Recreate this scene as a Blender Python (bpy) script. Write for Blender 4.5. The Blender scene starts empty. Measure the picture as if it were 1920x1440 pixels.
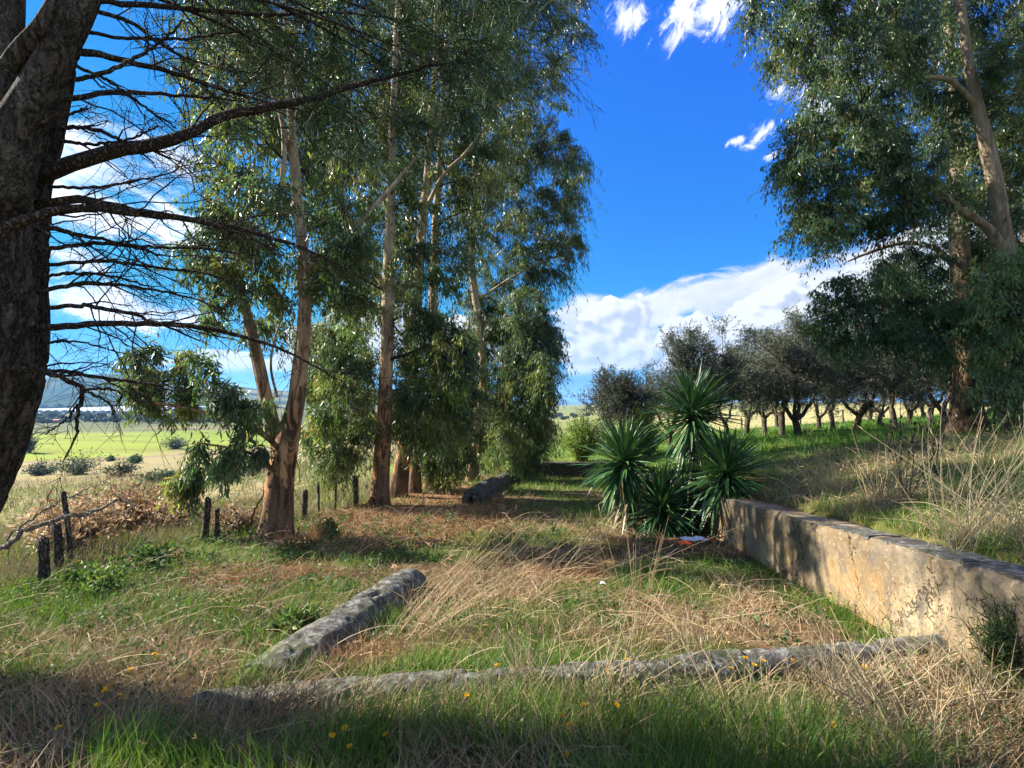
import bpy, math, random
import numpy as np
from mathutils import Vector, Matrix, Quaternion

random.seed(7)
RNG = np.random.default_rng(7)
SC = bpy.context.scene
COL = SC.collection
R = math.radians

# ------------------------------------------------------------------ camera
EYE = 1.6
PITCH = math.atan(40 / 1000)
cam_d = bpy.data.cameras.new('camera')
cam_d.sensor_width = 36
cam_d.lens = 36 * 1000 / 1920
cam_d.clip_start = 0.05
cam_d.clip_end = 60000
cam = bpy.data.objects.new('camera', cam_d)
cam.location = (0, 0, EYE)
cam.rotation_euler = (math.pi / 2 + PITCH, 0, 0)
COL.objects.link(cam)
SC.camera = cam

# ------------------------------------------------------------------ light
SUN_AZ, SUN_EL = R(-76), R(37)          # clockwise from +Y
SUN_STRENGTH = 3.7
SKY_STRENGTH = 0.15
EXPOSURE = 2.3
sd = bpy.data.lights.new('sun', 'SUN')
sd.energy = SUN_STRENGTH
sd.angle = R(0.55)
sd.color = (1.0, 0.935, 0.83)
sun = bpy.data.objects.new('sun', sd)
SDIR = Vector((math.sin(SUN_AZ) * math.cos(SUN_EL), math.cos(SUN_AZ) * math.cos(SUN_EL), math.sin(SUN_EL)))
sun.rotation_euler = SDIR.to_track_quat('Z', 'Y').to_euler()
sun.location = (-20, 0, 30)
COL.objects.link(sun)
vs = SC.view_settings
vs.view_transform = 'Standard'
vs.look = 'None'
vs.gamma = 1
vs.use_curve_mapping = False
vs.exposure = EXPOSURE
cy = SC.cycles
cy.use_denoising = True
cy.use_adaptive_sampling = True
cy.adaptive_threshold = 0.02
cy.max_bounces = 8
cy.diffuse_bounces = 4
cy.glossy_bounces = 2
cy.transmission_bounces = 4
cy.transparent_max_bounces = 4
cy.volume_bounces = 0
cy.caustics_reflective = False
cy.caustics_refractive = False


# ------------------------------------------------------------------ node helpers
class NT:
    def __init__(self, tree):
        self.t = tree

    def n(self, typ, **kw):
        nd = self.t.nodes.new(typ)
        for k, v in kw.items():
            setattr(nd, k, v)
        return nd

    def put(self, sock, v):
        if isinstance(v, bpy.types.NodeSocket):
            self.t.links.new(v, sock)
        elif v is not None:
            if isinstance(v, (tuple, list)) and len(v) == 3 and sock.type == 'RGBA':
                v = (*v, 1)
            sock.default_value = v

    def m(self, op, a, b=None, c=None, clamp=False):
        nd = self.n('ShaderNodeMath', operation=op)
        nd.use_clamp = clamp
        self.put(nd.inputs[0], a)
        if b is not None: self.put(nd.inputs[1], b)
        if c is not None: self.put(nd.inputs[2], c)
        return nd.outputs[0]

    def add(self, a, b): return self.m('ADD', a, b)
    def sub(self, a, b): return self.m('SUBTRACT', a, b)
    def mul(self, a, b): return self.m('MULTIPLY', a, b)
    def mx(self, a, b): return self.m('MAXIMUM', a, b)
    def mn(self, a, b): return self.m('MINIMUM', a, b)

    def step(self, v, lo, hi, smooth=True, to0=0.0, to1=1.0):
        nd = self.n('ShaderNodeMapRange')
        nd.interpolation_type = 'SMOOTHSTEP' if smooth else 'LINEAR'
        nd.clamp = True
        self.put(nd.inputs[0], v)
        self.put(nd.inputs[1], lo); self.put(nd.inputs[2], hi)
        self.put(nd.inputs[3], to0); self.put(nd.inputs[4], to1)
        return nd.outputs[0]

    def mix(self, f, a, b, blend='MIX'):
        nd = self.n('ShaderNodeMix', data_type='RGBA', blend_type=blend)
        self.put(nd.inputs[0], f)
        self.put(nd.inputs[6], a); self.put(nd.inputs[7], b)
        return nd.outputs[2]

    def xyz(self, x, y, z):
        nd = self.n('ShaderNodeCombineXYZ')
        self.put(nd.inputs[0], x); self.put(nd.inputs[1], y); self.put(nd.inputs[2], z)
        return nd.outputs[0]

    def sep(self, v):
        nd = self.n('ShaderNodeSeparateXYZ')
        self.put(nd.inputs[0], v)
        return nd.outputs

    def vm(self, op, a, b=None):
        nd = self.n('ShaderNodeVectorMath', operation=op)
        self.put(nd.inputs[0], a)
        if b is not None: self.put(nd.inputs[1], b)
        return nd.outputs[0]

    def noise(self, vec, scale, detail=4, rough=0.55, dist=0.0, lac=2.0, col=False):
        nd = self.n('ShaderNodeTexNoise')
        self.put(nd.inputs['Vector'], vec)
        nd.inputs['Scale'].default_value = scale
        nd.inputs['Detail'].default_value = detail
        nd.inputs['Roughness'].default_value = rough
        nd.inputs['Lacunarity'].default_value = lac
        nd.inputs['Distortion'].default_value = dist
        return nd.outputs[1 if col else 0]

    def voro(self, vec, scale, feature='F1', smooth=None, out=0, rnd=1.0):
        nd = self.n('ShaderNodeTexVoronoi', feature=feature)
        self.put(nd.inputs['Vector'], vec)
        nd.inputs['Scale'].default_value = scale
        nd.inputs['Randomness'].default_value = rnd
        if smooth is not None and 'Smoothness' in nd.inputs:
            nd.inputs['Smoothness'].default_value = smooth
        return nd.outputs[out]

    def bump(self, h, strength=0.5, dist=0.02):
        nd = self.n('ShaderNodeBump')
        nd.inputs['Strength'].default_value = strength
        nd.inputs['Distance'].default_value = dist
        self.put(nd.inputs['Height'], h)
        return nd.outputs[0]


# ------------------------------------------------------------------ sky
W = bpy.data.worlds.new('World')
SC.world = W
W.use_nodes = True
W.cycles.sampling_method = 'MANUAL'
W.cycles.sample_map_resolution = 256
W.node_tree.nodes.clear()
w = NT(W.node_tree)


def azel(px, py):
    u, v = (px - 960) / 1000, (720 - py) / 1000
    f = math.cos(PITCH) - v * math.sin(PITCH)
    z = math.sin(PITCH) + v * math.cos(PITCH)
    return math.atan2(u, f), math.atan2(z, math.hypot(u, f))


sky = w.n('ShaderNodeTexSky', sky_type='NISHITA')
sky.sun_disc = False
sky.sun_elevation = SUN_EL
sky.sun_rotation = SUN_AZ % (2 * math.pi)
sky.air_density = 1.0
sky.dust_density = 0.1
sky.ozone_density = 4.0
hs = w.n('ShaderNodeHueSaturation')
hs.inputs['Saturation'].default_value = 1.12
hs.inputs['Value'].default_value = 1.0
w.put(hs.inputs['Color'], w.mix(1.0, sky.outputs[0], (.032, .155, .46), 'MULTIPLY'))
d = w.n('ShaderNodeTexCoord').outputs['Generated']
dx, dy, dz = w.sep(d)
AZ = w.m('ARCTAN2', dx, dy)
EL = w.m('ARCSINE', dz)


def blob(az, el, px, py, rx, ry, rot=0.0):
    """soft ellipse round the direction that (px, py) shows; radii in milliradians"""
    a0, e0 = azel(px, py)
    c, s = math.cos(rot), math.sin(rot)
    a = w.sub(az, a0); e = w.sub(el, e0)
    p = w.add(w.mul(a, c / rx * 1000), w.mul(e, s / rx * 1000))
    q = w.add(w.mul(a, -s / ry * 1000), w.mul(e, c / ry * 1000))
    return w.sub(1.0, w.m('SQRT', w.add(w.mul(p, p), w.mul(q, q))))


def union(lst):
    r = lst[0]
    for x in lst[1:]:
        r = w.mx(r, x)
    return r


# cumulus: heaps with hard cauliflower edges, shaded by their own relief towards the sun
def heap_density(oa, oe):
    az = w.add(AZ, oa); el = w.add(EL, oe)
    heaps = union([blob(az, el, 1085, 672, 85, 55), blob(az, el, 1170, 635, 105, 74, .2), blob(az, el, 1270, 655, 100, 66),
                   blob(az, el, 1345, 655, 110, 74), blob(az, el, 1450, 610, 105, 100, .3), blob(az, el, 1550, 610, 110, 90, .2),
                   blob(az, el, 1690, 560, 140, 105, .1), blob(az, el, 1850, 560, 170, 90), blob(az, el, 600, 645, 75, 42),
                   blob(az, el, 450, 680, 130, 34), blob(az, el, 720, 640, 130, 80), blob(az, el, 860, 640, 130, 70),
                   blob(az, el, 980, 655, 100, 50)])
    p = w.xyz(az, w.mul(el, 1.15), 3.7)
    warp = w.noise(p, 7, 4, .55, col=True)
    sc = w.n('ShaderNodeVectorMath', operation='SCALE')
    w.put(sc.inputs[0], w.vm('SUBTRACT', warp, (.5, .5, .5)))
    sc.inputs['Scale'].default_value = .11
    p2 = w.vm('ADD', p, sc.outputs[0])
    b1 = w.voro(p2, 11, 'SMOOTH_F1', .25)
    b2 = w.voro(p2, 27, 'SMOOTH_F1', .25)
    b3 = w.voro(p2, 62, 'SMOOTH_F1', .3)
    b4 = w.noise(p, 40, 6, .62)
    big = w.noise(p, 8, 3, .5)
    bump = w.add(w.add(w.mul(w.sub(.45, b1), .95), w.mul(w.sub(.45, b2), .42)),
                 w.add(w.add(w.mul(w.sub(.45, b3), .17), w.mul(w.sub(b4, .5), .22)), w.mul(w.sub(big, .5), 1.0)))
    base = w.mul(w.step(el, azel(1200, 712)[1], azel(1200, 690)[1]), 1)
    return w.add(heaps, w.mul(bump, .85)), base, w.add(bump, w.mul(heaps, .5))


D0, base0, b0 = heap_density(0.0, 0.0)
D1, _, b1_ = heap_density(-0.012, 0.013)
heap_a = w.mul(w.step(D0, 0.11, 0.18), base0)
lit = w.step(w.sub(b0, b1_), -0.20, 0.17)
e_t = w.step(EL, 0.055, 0.14)
heap_c = w.mix(lit, (0.56, 0.61, 0.74), (1.0, .98, .93))
heap_c = w.mix(w.mul(w.sub(1.0, e_t), .25), heap_c, (.66, .71, .83))

# layered cloud: soft drawn-out banks and wisps
bank = union([blob(AZ, EL, 1090, 595, 90, 42, .25), blob(AZ, EL, 1230, 585, 150, 52, .28), blob(AZ, EL, 1370, 550, 165, 52, .12),
              blob(AZ, EL, 1520, 530, 160, 44, .06), blob(AZ, EL, 1700, 500, 200, 70, .1)])
left = union([blob(AZ, EL, 300, 285, 130, 34, -.38), blob(AZ, EL, 180, 300, 150, 60, -.2), blob(AZ, EL, 180, 400, 200, 52, -.12), blob(AZ, EL, 330, 410, 110, 30, -.3),
              blob(AZ, EL, 180, 575, 220, 42, -.1), blob(AZ, EL, 330, 590, 100, 28, .0), blob(AZ, EL, 120, 480, 100, 20, -.1),
              blob(AZ, EL, -150, 500, 200, 80), blob(AZ, EL, -400, 350, 240, 90, -.2)])
top = union([blob(AZ, EL, 1290, 25, 85, 40, .45), blob(AZ, EL, 1180, 35, 45, 30, .5), blob(AZ, EL, 1345, 5, 70, 40, .3),
             blob(AZ, EL, 1425, 250, 34, 22, .4), blob(AZ, EL, 1390, 262, 24, 8, .2), blob(AZ, EL, 1510, 170, 60, 34, .3), blob(AZ, EL, 1540, 205, 55, 34, .3),
             blob(AZ, EL, 1445, 292, 26, 9, .2), blob(AZ, EL, 1640, 90, 130, 80)])
rr = w.xyz(w.add(w.mul(AZ, .92), w.mul(EL, .30)), w.add(w.mul(AZ, -.55), w.mul(EL, 2.1)), 1.3)
rl = w.xyz(w.add(w.mul(AZ, .8), w.mul(EL, -.4)), w.add(w.mul(AZ, .5), w.mul(EL, 2.2)), 5.3)
n_b = w.noise(rr, 8.5, 9, .64, .5)
n_l = w.noise(rl, 8.0, 9, .66, .6)
n_t = w.noise(w.xyz(w.add(AZ, w.mul(EL, -.15)), w.add(w.mul(AZ, -.25), w.mul(EL, .9)), 2.2), 24, 9, .68, .5)
A_b = w.step(w.add(bank, w.mul(w.sub(n_b, .5), 2.0)), 0.02, 0.50)
A_l = w.mul(w.step(w.add(left, w.mul(w.sub(n_l, .54), 3.4)), 0.08, 0.8), .95)
A_t = w.mul(w.step(w.add(top, w.mul(w.sub(n_t, .5), 4.2)), 0.1, 1.1), .85)
# unseen cloud outside the view, added thick and bright to lift the shade
cosaz = w.m('COSINE', AZ)
outside = w.step(cosaz, 0.70, 0.45)
n_o = w.noise(w.xyz(w.m('DIVIDE', dx, w.add(w.m('ABSOLUTE', dz), .25)), w.m('DIVIDE', dy, w.add(w.m('ABSOLUTE', dz), .25)), 0.4), 1.6, 7, .58)
A_o = w.mul(w.mul(w.step(n_o, .42, .60), outside), .85)
A_soft = w.mx(A_l, w.mx(A_t, A_o))
shade_n = w.noise(rr, 5.0, 5, .55)
soft_c = w.mix(w.step(shade_n, .35, .62), (0.31, 0.36, 0.47), (.90, .89, .88))

dark_base = w.mul(w.step(blob(AZ, EL, 1060, 732, 330, 48), 0.0, .7), .55)
CL = 1.0 / SKY_STRENGTH / (2 ** EXPOSURE)
scl = w.n('ShaderNodeVectorMath', operation='SCALE')


def bright(c, k):
    nd = w.n('ShaderNodeVectorMath', operation='SCALE')
    w.put(nd.inputs[0], c); nd.inputs['Scale'].default_value = k
    return nd.outputs[0]


cap = w.n('ShaderNodeVectorMath', operation='MINIMUM')
w.put(cap.inputs[0], hs.outputs[0])
cap.inputs[1].default_value = (.17 * CL, .46 * CL, .90 * CL)
col = cap.outputs[0]
col = w.mix(w.mul(dark_base, 1.0), col, bright((.09, .24, .50), CL))
col = w.mix(A_soft, col, bright(soft_c, CL * 2.1))
bank_n = w.noise(rr, 11, 8, .62, .5)
col = w.mix(A_b, col, bright(w.mix(w.step(w.add(w.mul(shade_n, .6), w.mul(bank_n, .4)), .38, .60), (.66, .72, .86), (1.0, .99, 1.0)), CL * 1.08))
clear = col
bank_col = w.mix(heap_a, col, bright(heap_c, CL * 1.1))


def background(c):
    nd = w.n('ShaderNodeBackground')
    w.put(nd.inputs[0], c)
    nd.inputs[1].default_value = SKY_STRENGTH
    return nd.outputs[0]


def choose(f, a, b):
    nd = w.n('ShaderNodeMixShader')
    w.put(nd.inputs[0], f)
    w.t.links.new(a, nd.inputs[1]); w.t.links.new(b, nd.inputs[2])
    return nd.outputs[0]


# the heaped clouds are only worked out in the low belt of sky that holds them
belt = w.mul(w.m('GREATER_THAN', EL, .03), w.mul(w.m('LESS_THAN', EL, .36), w.m('GREATER_THAN', dy, -.2)))
up = w.m('GREATER_THAN', EL, -.02)
sky_out = choose(up, background(cap.outputs[0]), choose(belt, background(clear), background(bank_col)))
w.t.links.new(sky_out, w.n('ShaderNodeOutputWorld').inputs[0])


# ------------------------------------------------------------------ geometry helpers
def ray(px, py):
    u, v = (px - 960) / 1000, (720 - py) / 1000
    return np.array([u, math.cos(PITCH) - v * math.sin(PITCH), math.sin(PITCH) + v * math.cos(PITCH)])


def P(px, py, Y):
    """the point at distance Y north of the camera that the photograph shows at (px, py)"""
    r = ray(px, py)
    return np.array([r[0], r[1], r[2]]) * (Y / r[1]) + np.array([0, 0, EYE])


def hash2(ix, iy, seed=0):
    h = (ix.astype(np.int64) * 374761393 + iy.astype(np.int64) * 668265263 + seed * 974711) & 0xffffffff
    h = ((h ^ (h >> 13)) * 1274126177) & 0xffffffff
    return ((h ^ (h >> 16)) & 0xffff) / 65535.0


def vnoise(x, y, seed=0):
    x = np.asarray(x, float); y = np.asarray(y, float)
    ix, iy = np.floor(x), np.floor(y)
    fx, fy = x - ix, y - iy
    fx = fx * fx * (3 - 2 * fx); fy = fy * fy * (3 - 2 * fy)
    a = hash2(ix, iy, seed); b = hash2(ix + 1, iy, seed)
    c = hash2(ix, iy + 1, seed); d_ = hash2(ix + 1, iy + 1, seed)
    return (a * (1 - fx) + b * fx) * (1 - fy) + (c * (1 - fx) + d_ * fx) * fy


def fbm(x, y, seed=0, oct=4):
    s, a, t = 0, 1, 0
    for k in range(oct):
        s = s + a * vnoise(np.asarray(x) * 2 ** k, np.asarray(y) * 2 ** k, seed + k * 17)
        t += a; a *= .5
    return s / t


def sstep(v, lo, hi):
    t = np.clip((np.asarray(v, float) - lo) / (hi - lo), 0, 1)
    return t * t * (3 - 2 * t)


def norm(v):
    return v / np.maximum(np.linalg.norm(v, axis=-1, keepdims=True), 1e-9)


class Geo:
    """collects vertices, triangles, quads and vertex colours of one mesh"""
    def __init__(self):
        self.V, self.T, self.Q, self.C, self.n = [], [], [], [], 0

    def add(self, V, T=None, Q=None, C=None):
        V = np.asarray(V, float).reshape(-1, 3)
        if T is not None and len(T): self.T.append(np.asarray(T, np.int64).reshape(-1, 3) + self.n)
        if Q is not None and len(Q): self.Q.append(np.asarray(Q, np.int64).reshape(-1, 4) + self.n)
        if C is None: C = (1, 1, 1)
        C = np.asarray(C, float)
        if C.ndim == 1: C = np.tile(C, (len(V), 1))
        self.V.append(V); self.C.append(C)
        self.n += len(V)
        return self

    def mesh(self, name, origin=(0, 0, 0), smooth=True, sharp=None):
        V = np.concatenate(self.V) - np.asarray(origin, float)
        T = np.concatenate(self.T) if self.T else np.zeros((0, 3), np.int64)
        Q = np.concatenate(self.Q) if self.Q else np.zeros((0, 4), np.int64)
        me = bpy.data.meshes.new(name)
        me.vertices.add(len(V)); me.vertices.foreach_set('co', V.astype(np.float32).ravel())
        idx = np.concatenate([T.ravel(), Q.ravel()]).astype(np.int32)
        me.loops.add(len(idx)); me.loops.foreach_set('vertex_index', idx)
        st = np.concatenate([np.arange(len(T)) * 3, len(T) * 3 + np.arange(len(Q)) * 4]).astype(np.int32)
        me.polygons.add(len(st)); me.polygons.foreach_set('loop_start', st)
        me.polygons.foreach_set('use_smooth', np.full(len(st), bool(smooth)))
        me.update(calc_edges=True)
        C = np.concatenate(self.C)
        at = me.attributes.new('col', 'FLOAT_COLOR', 'POINT')
        at.data.foreach_set('color', np.concatenate([C, np.ones((len(C), 1))], 1).astype(np.float32).ravel())
        return me

    def build(self, name, mat, parent=None, origin=None, smooth=True, kind=None):
        if origin is None:
            origin = (0, 0, 0)
            p = parent
            while p is not None:
                origin = np.asarray(origin, float) + np.array(p.location)
                p = p.parent
        me = self.mesh(name, origin, smooth)
        me.materials.append(mat)
        o = bpy.data.objects.new(name, me)
        if parent is not None: o.parent = parent
        else: o.location = origin
        COL.objects.link(o)
        if kind: o['kind'] = kind
        return o


def thing(name, label, cat, loc=(0, 0, 0), group=None):
    o = bpy.data.objects.new(name, None)
    o.empty_display_size = .2
    o.location = [float(c) for c in loc]
    COL.objects.link(o)
    o['label'] = label; o['category'] = cat
    if group: o['group'] = group
    return o


def tag(o, label, cat, group=None):
    o['label'] = label; o['category'] = cat
    if group: o['group'] = group
    return o


def inst(name, me, parent, loc=None, mat4=None):
    o = bpy.data.objects.new(name, me)
    o.parent = parent
    if mat4 is not None: o.matrix_local = mat4
    elif loc is not None: o.location = loc
    COL.objects.link(o)
    return o


def copy_tree(src, loc, rotz=0.0, scale=1.0):
    c = src.copy(); COL.objects.link(c)
    c.location = [float(v) for v in loc]; c.rotation_euler = (0, 0, rotz); c.scale = (scale,) * 3
    for ch in list(src.children):
        k = ch.copy(); COL.objects.link(k); k.parent = c
        for g in list(ch.children):
            q = g.copy(); COL.objects.link(q); q.parent = k
    return c


def spline(pts, n):
    """Catmull-Rom through rows of any width"""
    p = np.asarray(pts, float)
    if len(p) < 3: 
        t = np.linspace(0, 1, n)[:, None]
        return p[0] * (1 - t) + p[-1] * t
    e = np.vstack([2 * p[0] - p[1], p, 2 * p[-1] - p[-2]])
    d_ = np.concatenate([[0], np.cumsum(np.linalg.norm(np.diff(p[:, :3], axis=0), axis=1))])
    out = []
    for t in np.linspace(0, d_[-1], n):
        k = min(np.searchsorted(d_, t, 'right') - 1, len(p) - 2)
        u = (t - d_[k]) / max(d_[k + 1] - d_[k], 1e-9)
        a, b, c, e_ = e[k], e[k + 1], e[k + 2], e[k + 3]
        out.append(.5 * (2 * b + (c - a) * u + (2 * a - 5 * b + 4 * c - e_) * u * u + (3 * b - a - 3 * c + e_) * u ** 3))
    return np.array(out)


def tube(g, pts, rad, k=10, col=(1, 1, 1), rough=0.0, seed=0, cap=True, ell=1.0):
    """a tapering limb through pts; rough makes the section uneven along and around"""
    p = np.asarray(pts, float); n = len(p)
    rad = np.broadcast_to(np.asarray(rad, float), (n,))
    t = norm(np.gradient(p, axis=0))
    ref = np.array([0, 0, 1.0]) if abs(t[0][2]) < .8 else np.array([1.0, 0, 0])
    u = norm(np.cross(t[0], ref))
    U = [u]
    for i in range(1, n):
        u = u - t[i] * np.dot(u, t[i]); u = u / max(np.linalg.norm(u), 1e-9)
        U.append(u)
    U = np.array(U); Vv = np.cross(t, U)
    a = np.arange(k) * 2 * math.pi / k
    rr = np.tile(rad[:, None], (1, k))
    if rough:
        s = np.concatenate([[0], np.cumsum(np.linalg.norm(np.diff(p, axis=0), axis=1))])
        rr = rr * (1 + rough * 2 * (fbm(np.cos(a)[None] * 1.7 + 9 + s[:, None] * 1.1, np.sin(a)[None] * 1.7 + 5 + s[:, None] * .8, seed, 3) - .5))
    V = p[:, None] + (np.cos(a)[None, :, None] * U[:, None] + np.sin(a)[None, :, None] * Vv[:, None] * ell) * rr[..., None]
    i = np.arange(n - 1)[:, None] * k; j = np.arange(k)[None]; j2 = (j + 1) % k
    Q = np.stack([i + j, i + j2, i + k + j2, i + k + j], -1).reshape(-1, 4)
    T = []
    V = V.reshape(-1, 3)
    if cap:
        V = np.vstack([V, p[-1] + t[-1] * rad[-1] * .4, p[0]])
        e = (n - 1) * k
        T = [[e + q, e + (q + 1) % k, n * k] for q in range(k)] + [[(q + 1) % k, q, n * k + 1] for q in range(k)]
    c = np.asarray(col, float)
    g.add(V, T, Q, c)


def tubes(g, Pn, Rn, k=3, C=(1, 1, 1)):
    """many thin twigs at once: Pn [N, n, 3], Rn [N, n] or [n]"""
    N, n, _ = Pn.shape
    if N == 0: return
    Rn = np.broadcast_to(np.asarray(Rn, float), (N, n))
    t = norm(np.gradient(Pn, axis=1))
    ref = np.where(np.abs(t[:, :1, 2:3]) < .9, np.array([0, 0, 1.0]), np.array([1.0, 0, 0]))
    U = norm(np.cross(t, np.broadcast_to(ref, t.shape))); Vv = np.cross(t, U)
    a = np.arange(k) * 2 * math.pi / k
    V = Pn[:, :, None] + (np.cos(a)[None, None, :, None] * U[:, :, None] + np.sin(a)[None, None, :, None] * Vv[:, :, None]) * Rn[..., None, None]
    b = (np.arange(N) * n * k)[:, None, None]; i = (np.arange(n - 1) * k)[None, :, None]; j = np.arange(k)[None, None]; j2 = (j + 1) % k
    Q = np.stack([b + i + j, b + i + j2, b + i + k + j2, b + i + k + j], -1).reshape(-1, 4)
    C = np.asarray(C, float)
    if C.ndim == 2 and len(C) == N: C = np.repeat(C, n * k, axis=0)
    g.add(V.reshape(-1, 3), None, Q, C)


def leaves(g, pos, dirv, length, width, C, rng, fold=.25, bend=.0):
    """lance-shaped folded leaves; arrays of N"""
    N = len(pos)
    if N == 0: return
    dirv = norm(dirv)
    rnd = norm(rng.normal(size=(N, 3)))
    side = norm(np.cross(dirv, rnd)); up = np.cross(side, dirv)
    L = np.broadcast_to(np.asarray(length, float), (N,))[:, None]; Wd = np.broadcast_to(np.asarray(width, float), (N,))[:, None]
    mid = pos + dirv * L * .45
    tip = pos + dirv * L + up * L * (-.12 + .2 * rng.random((N, 1)))
    a = mid + side * Wd * .5 + up * Wd * fold
    b = mid - side * Wd * .5 + up * Wd * fold
    V = np.stack([pos, a, tip, b], 1).reshape(-1, 3)
    o = np.arange(N)[:, None] * 4
    T = np.concatenate([o + [0, 1, 2], o + [0, 2, 3]], 0)
    g.add(V, T, None, np.repeat(np.broadcast_to(np.asarray(C, float), (N, 3)), 4, axis=0))


def in_poly(x, y, poly):
    inside = np.zeros(np.shape(x), bool)
    n = len(poly); j = n - 1
    for i in range(n):
        xi, yi = poly[i]; xj, yj = poly[j]
        c = ((yi > y) != (yj > y)) & (x < (xj - xi) * (y - yi) / (yj - yi + 1e-12) + xi)
        inside ^= c
        j = i
    return inside


def poly_points(poly, n, rng, sep):
    """up to n points, at least sep apart, inside a polygon"""
    p = np.asarray(poly, float)
    lo, hi = p.min(0), p.max(0)
    out = np.zeros((0, 2))
    for _ in range(n * 40):
        q = lo + rng.random(2) * (hi - lo)
        if not in_poly(q[0:1], q[1:2], poly)[0]: continue
        if len(out) and np.min(np.sum((out - q) ** 2, 1)) < sep * sep: continue
        out = np.vstack([out, q])
        if len(out) >= n: break
    return out


def grid_faces(nu, nv):
    i = np.arange(nu - 1)[:, None] * nv; j = np.arange(nv - 1)[None]
    return np.stack([i + j, i + nv + j, i + nv + j + 1, i + j + 1], -1).reshape(-1, 4)


# ------------------------------------------------------------------ materials
def mat(name):
    m = bpy.data.materials.new(name)
    m.use_nodes = True
    nt = m.node_tree
    nt.nodes.clear()
    h = NT(nt)
    out = h.n('ShaderNodeOutputMaterial')
    return m, h, out


def principled(h, out, colour, rough=.8, spec=.3, normal=None, trans=None, transl=0.0, transl_col=None):
    b = h.n('ShaderNodeBsdfPrincipled')
    h.put(b.inputs['Base Color'], colour)
    h.put(b.inputs['Roughness'], rough)
    h.put(b.inputs['Specular IOR Level'], spec)
    if normal is not None: h.put(b.inputs['Normal'], normal)
    s = b.outputs[0]
    if transl:
        t = h.n('ShaderNodeBsdfTranslucent')
        h.put(t.inputs[0], transl_col if transl_col is not None else colour)
        mx = h.n('ShaderNodeMixShader')
        mx.inputs[0].default_value = transl
        h.t.links.new(s, mx.inputs[1]); h.t.links.new(t.outputs[0], mx.inputs[2])
        s = mx.outputs[0]
    h.t.links.new(s, out.inputs['Surface'])
    return b


def attr_col(h):
    a = h.n('ShaderNodeAttribute', attribute_name='col')
    return a.outputs['Color']


def pos(h): return h.n('ShaderNodeNewGeometry').outputs['Position']
def obj(h): return h.n('ShaderNodeTexCoord').outputs['Object']


def plant_mat(name, rough=.5, spec=.4, transl=.35, boost=(1.15, 1.15, .7)):
    m, h, out = mat(name)
    c = attr_col(h)
    tc = h.mix(1.0, c, boost, 'MULTIPLY')
    principled(h, out, c, rough, spec, None, None, transl, tc)
    return m


M_LEAF = plant_mat('eucalyptus_leaf', .38, .5, .42)
M_OLIVE = plant_mat('olive_leaf', .5, .4, .3)
M_NEEDLE = plant_mat('pine_needle', .6, .2, .25)
M_GRASS = plant_mat('grass_blade', .55, .3, .35)
M_STRAW = plant_mat('dry_straw', .7, .2, .2, (1.1, 1.0, .8))
M_YUCCA = plant_mat('yucca_leaf', .4, .45, .12)
M_LITTER = plant_mat('bark_litter', .8, .15, .05, (1, 1, 1))
M_PETAL = plant_mat('flower_petal', .6, .2, .3, (1, 1, .8))


def bark_euc(name='eucalyptus_bark', low0=(.34, .17, .075), low1=(.52, .30, .145), pale0=(.33, .25, .16), pale1=(.50, .40, .28)):
    m, h, out = mat(name)
    p = obj(h)
    x, y, z = h.sep(p)
    st = h.xyz(x, y, h.mul(z, .16))
    n1 = h.noise(st, 9, 6, .6, .4)
    n2 = h.noise(h.xyz(h.mul(x, 1.0), y, h.mul(z, .30)), 4.6, 9, .68, .8)
    n3 = h.noise(p, 34, 5, .6)
    pale = h.mix(h.step(n1, .38, .62), pale0, pale1)
    low = h.mix(h.step(n1, .4, .6), low0, low1)
    hgt = h.step(h.add(z, h.mul(h.sub(n2, .5), 3.2)), 1.2, 4.6)
    c = h.mix(hgt, low, pale)
    peel = h.mul(h.step(h.add(n2, h.step(z, 2.0, .2, True, 0, .09)), .50, .56), h.step(h.add(z, h.mul(n1, 1.5)), 9.0, 1.0))
    c = h.mix(peel, c, h.mix(h.step(n1, .4, .6), (.045, .028, .018), (.17, .10, .06)))
    c = h.mix(h.mul(h.step(n3, .5, .7), .4), c, (.22, .18, .14))
    hgtmap = h.add(h.mul(n1, .7), h.add(h.mul(n3, .35), h.mul(peel, .5)))
    principled(h, out, c, .88, .12, h.bump(h.add(hgtmap, h.mul(h.noise(st, 40, 6, .7), .5)), 1.0, .045))
    return m


def bark_dark(name, c0, c1, lich=(.22, .23, .2), scale=1.0, zsq=.2, amt=.4):
    m, h, out = mat(name)
    p = obj(h)
    x, y, z = h.sep(p)
    st = h.xyz(x, y, h.mul(z, zsq))
    warp = h.noise(p, 6 * scale, 3, .5, col=True)
    vv = h.vm('ADD', st, h.vm('MULTIPLY', h.vm('SUBTRACT', warp, (.5, .5, .5)), (.06, .06, .06)))
    e = h.voro(vv, 15 * scale, 'DISTANCE_TO_EDGE')
    n = h.noise(st, 30 * scale, 6, .65)
    n2 = h.noise(p, 5 * scale, 5, .6)
    c = h.mix(h.step(h.add(h.mul(e, 1.4), h.mul(h.sub(n, .5), .5)), .0, .4), c0, c1)
    c = h.mix(h.mul(h.step(n2, .55, .7), amt), c, lich)
    principled(h, out, c, .9, .1, h.bump(h.add(h.mul(h.step(e, 0, .25), .8), h.mul(n, .5)), 1.0, .03))
    return m


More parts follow.
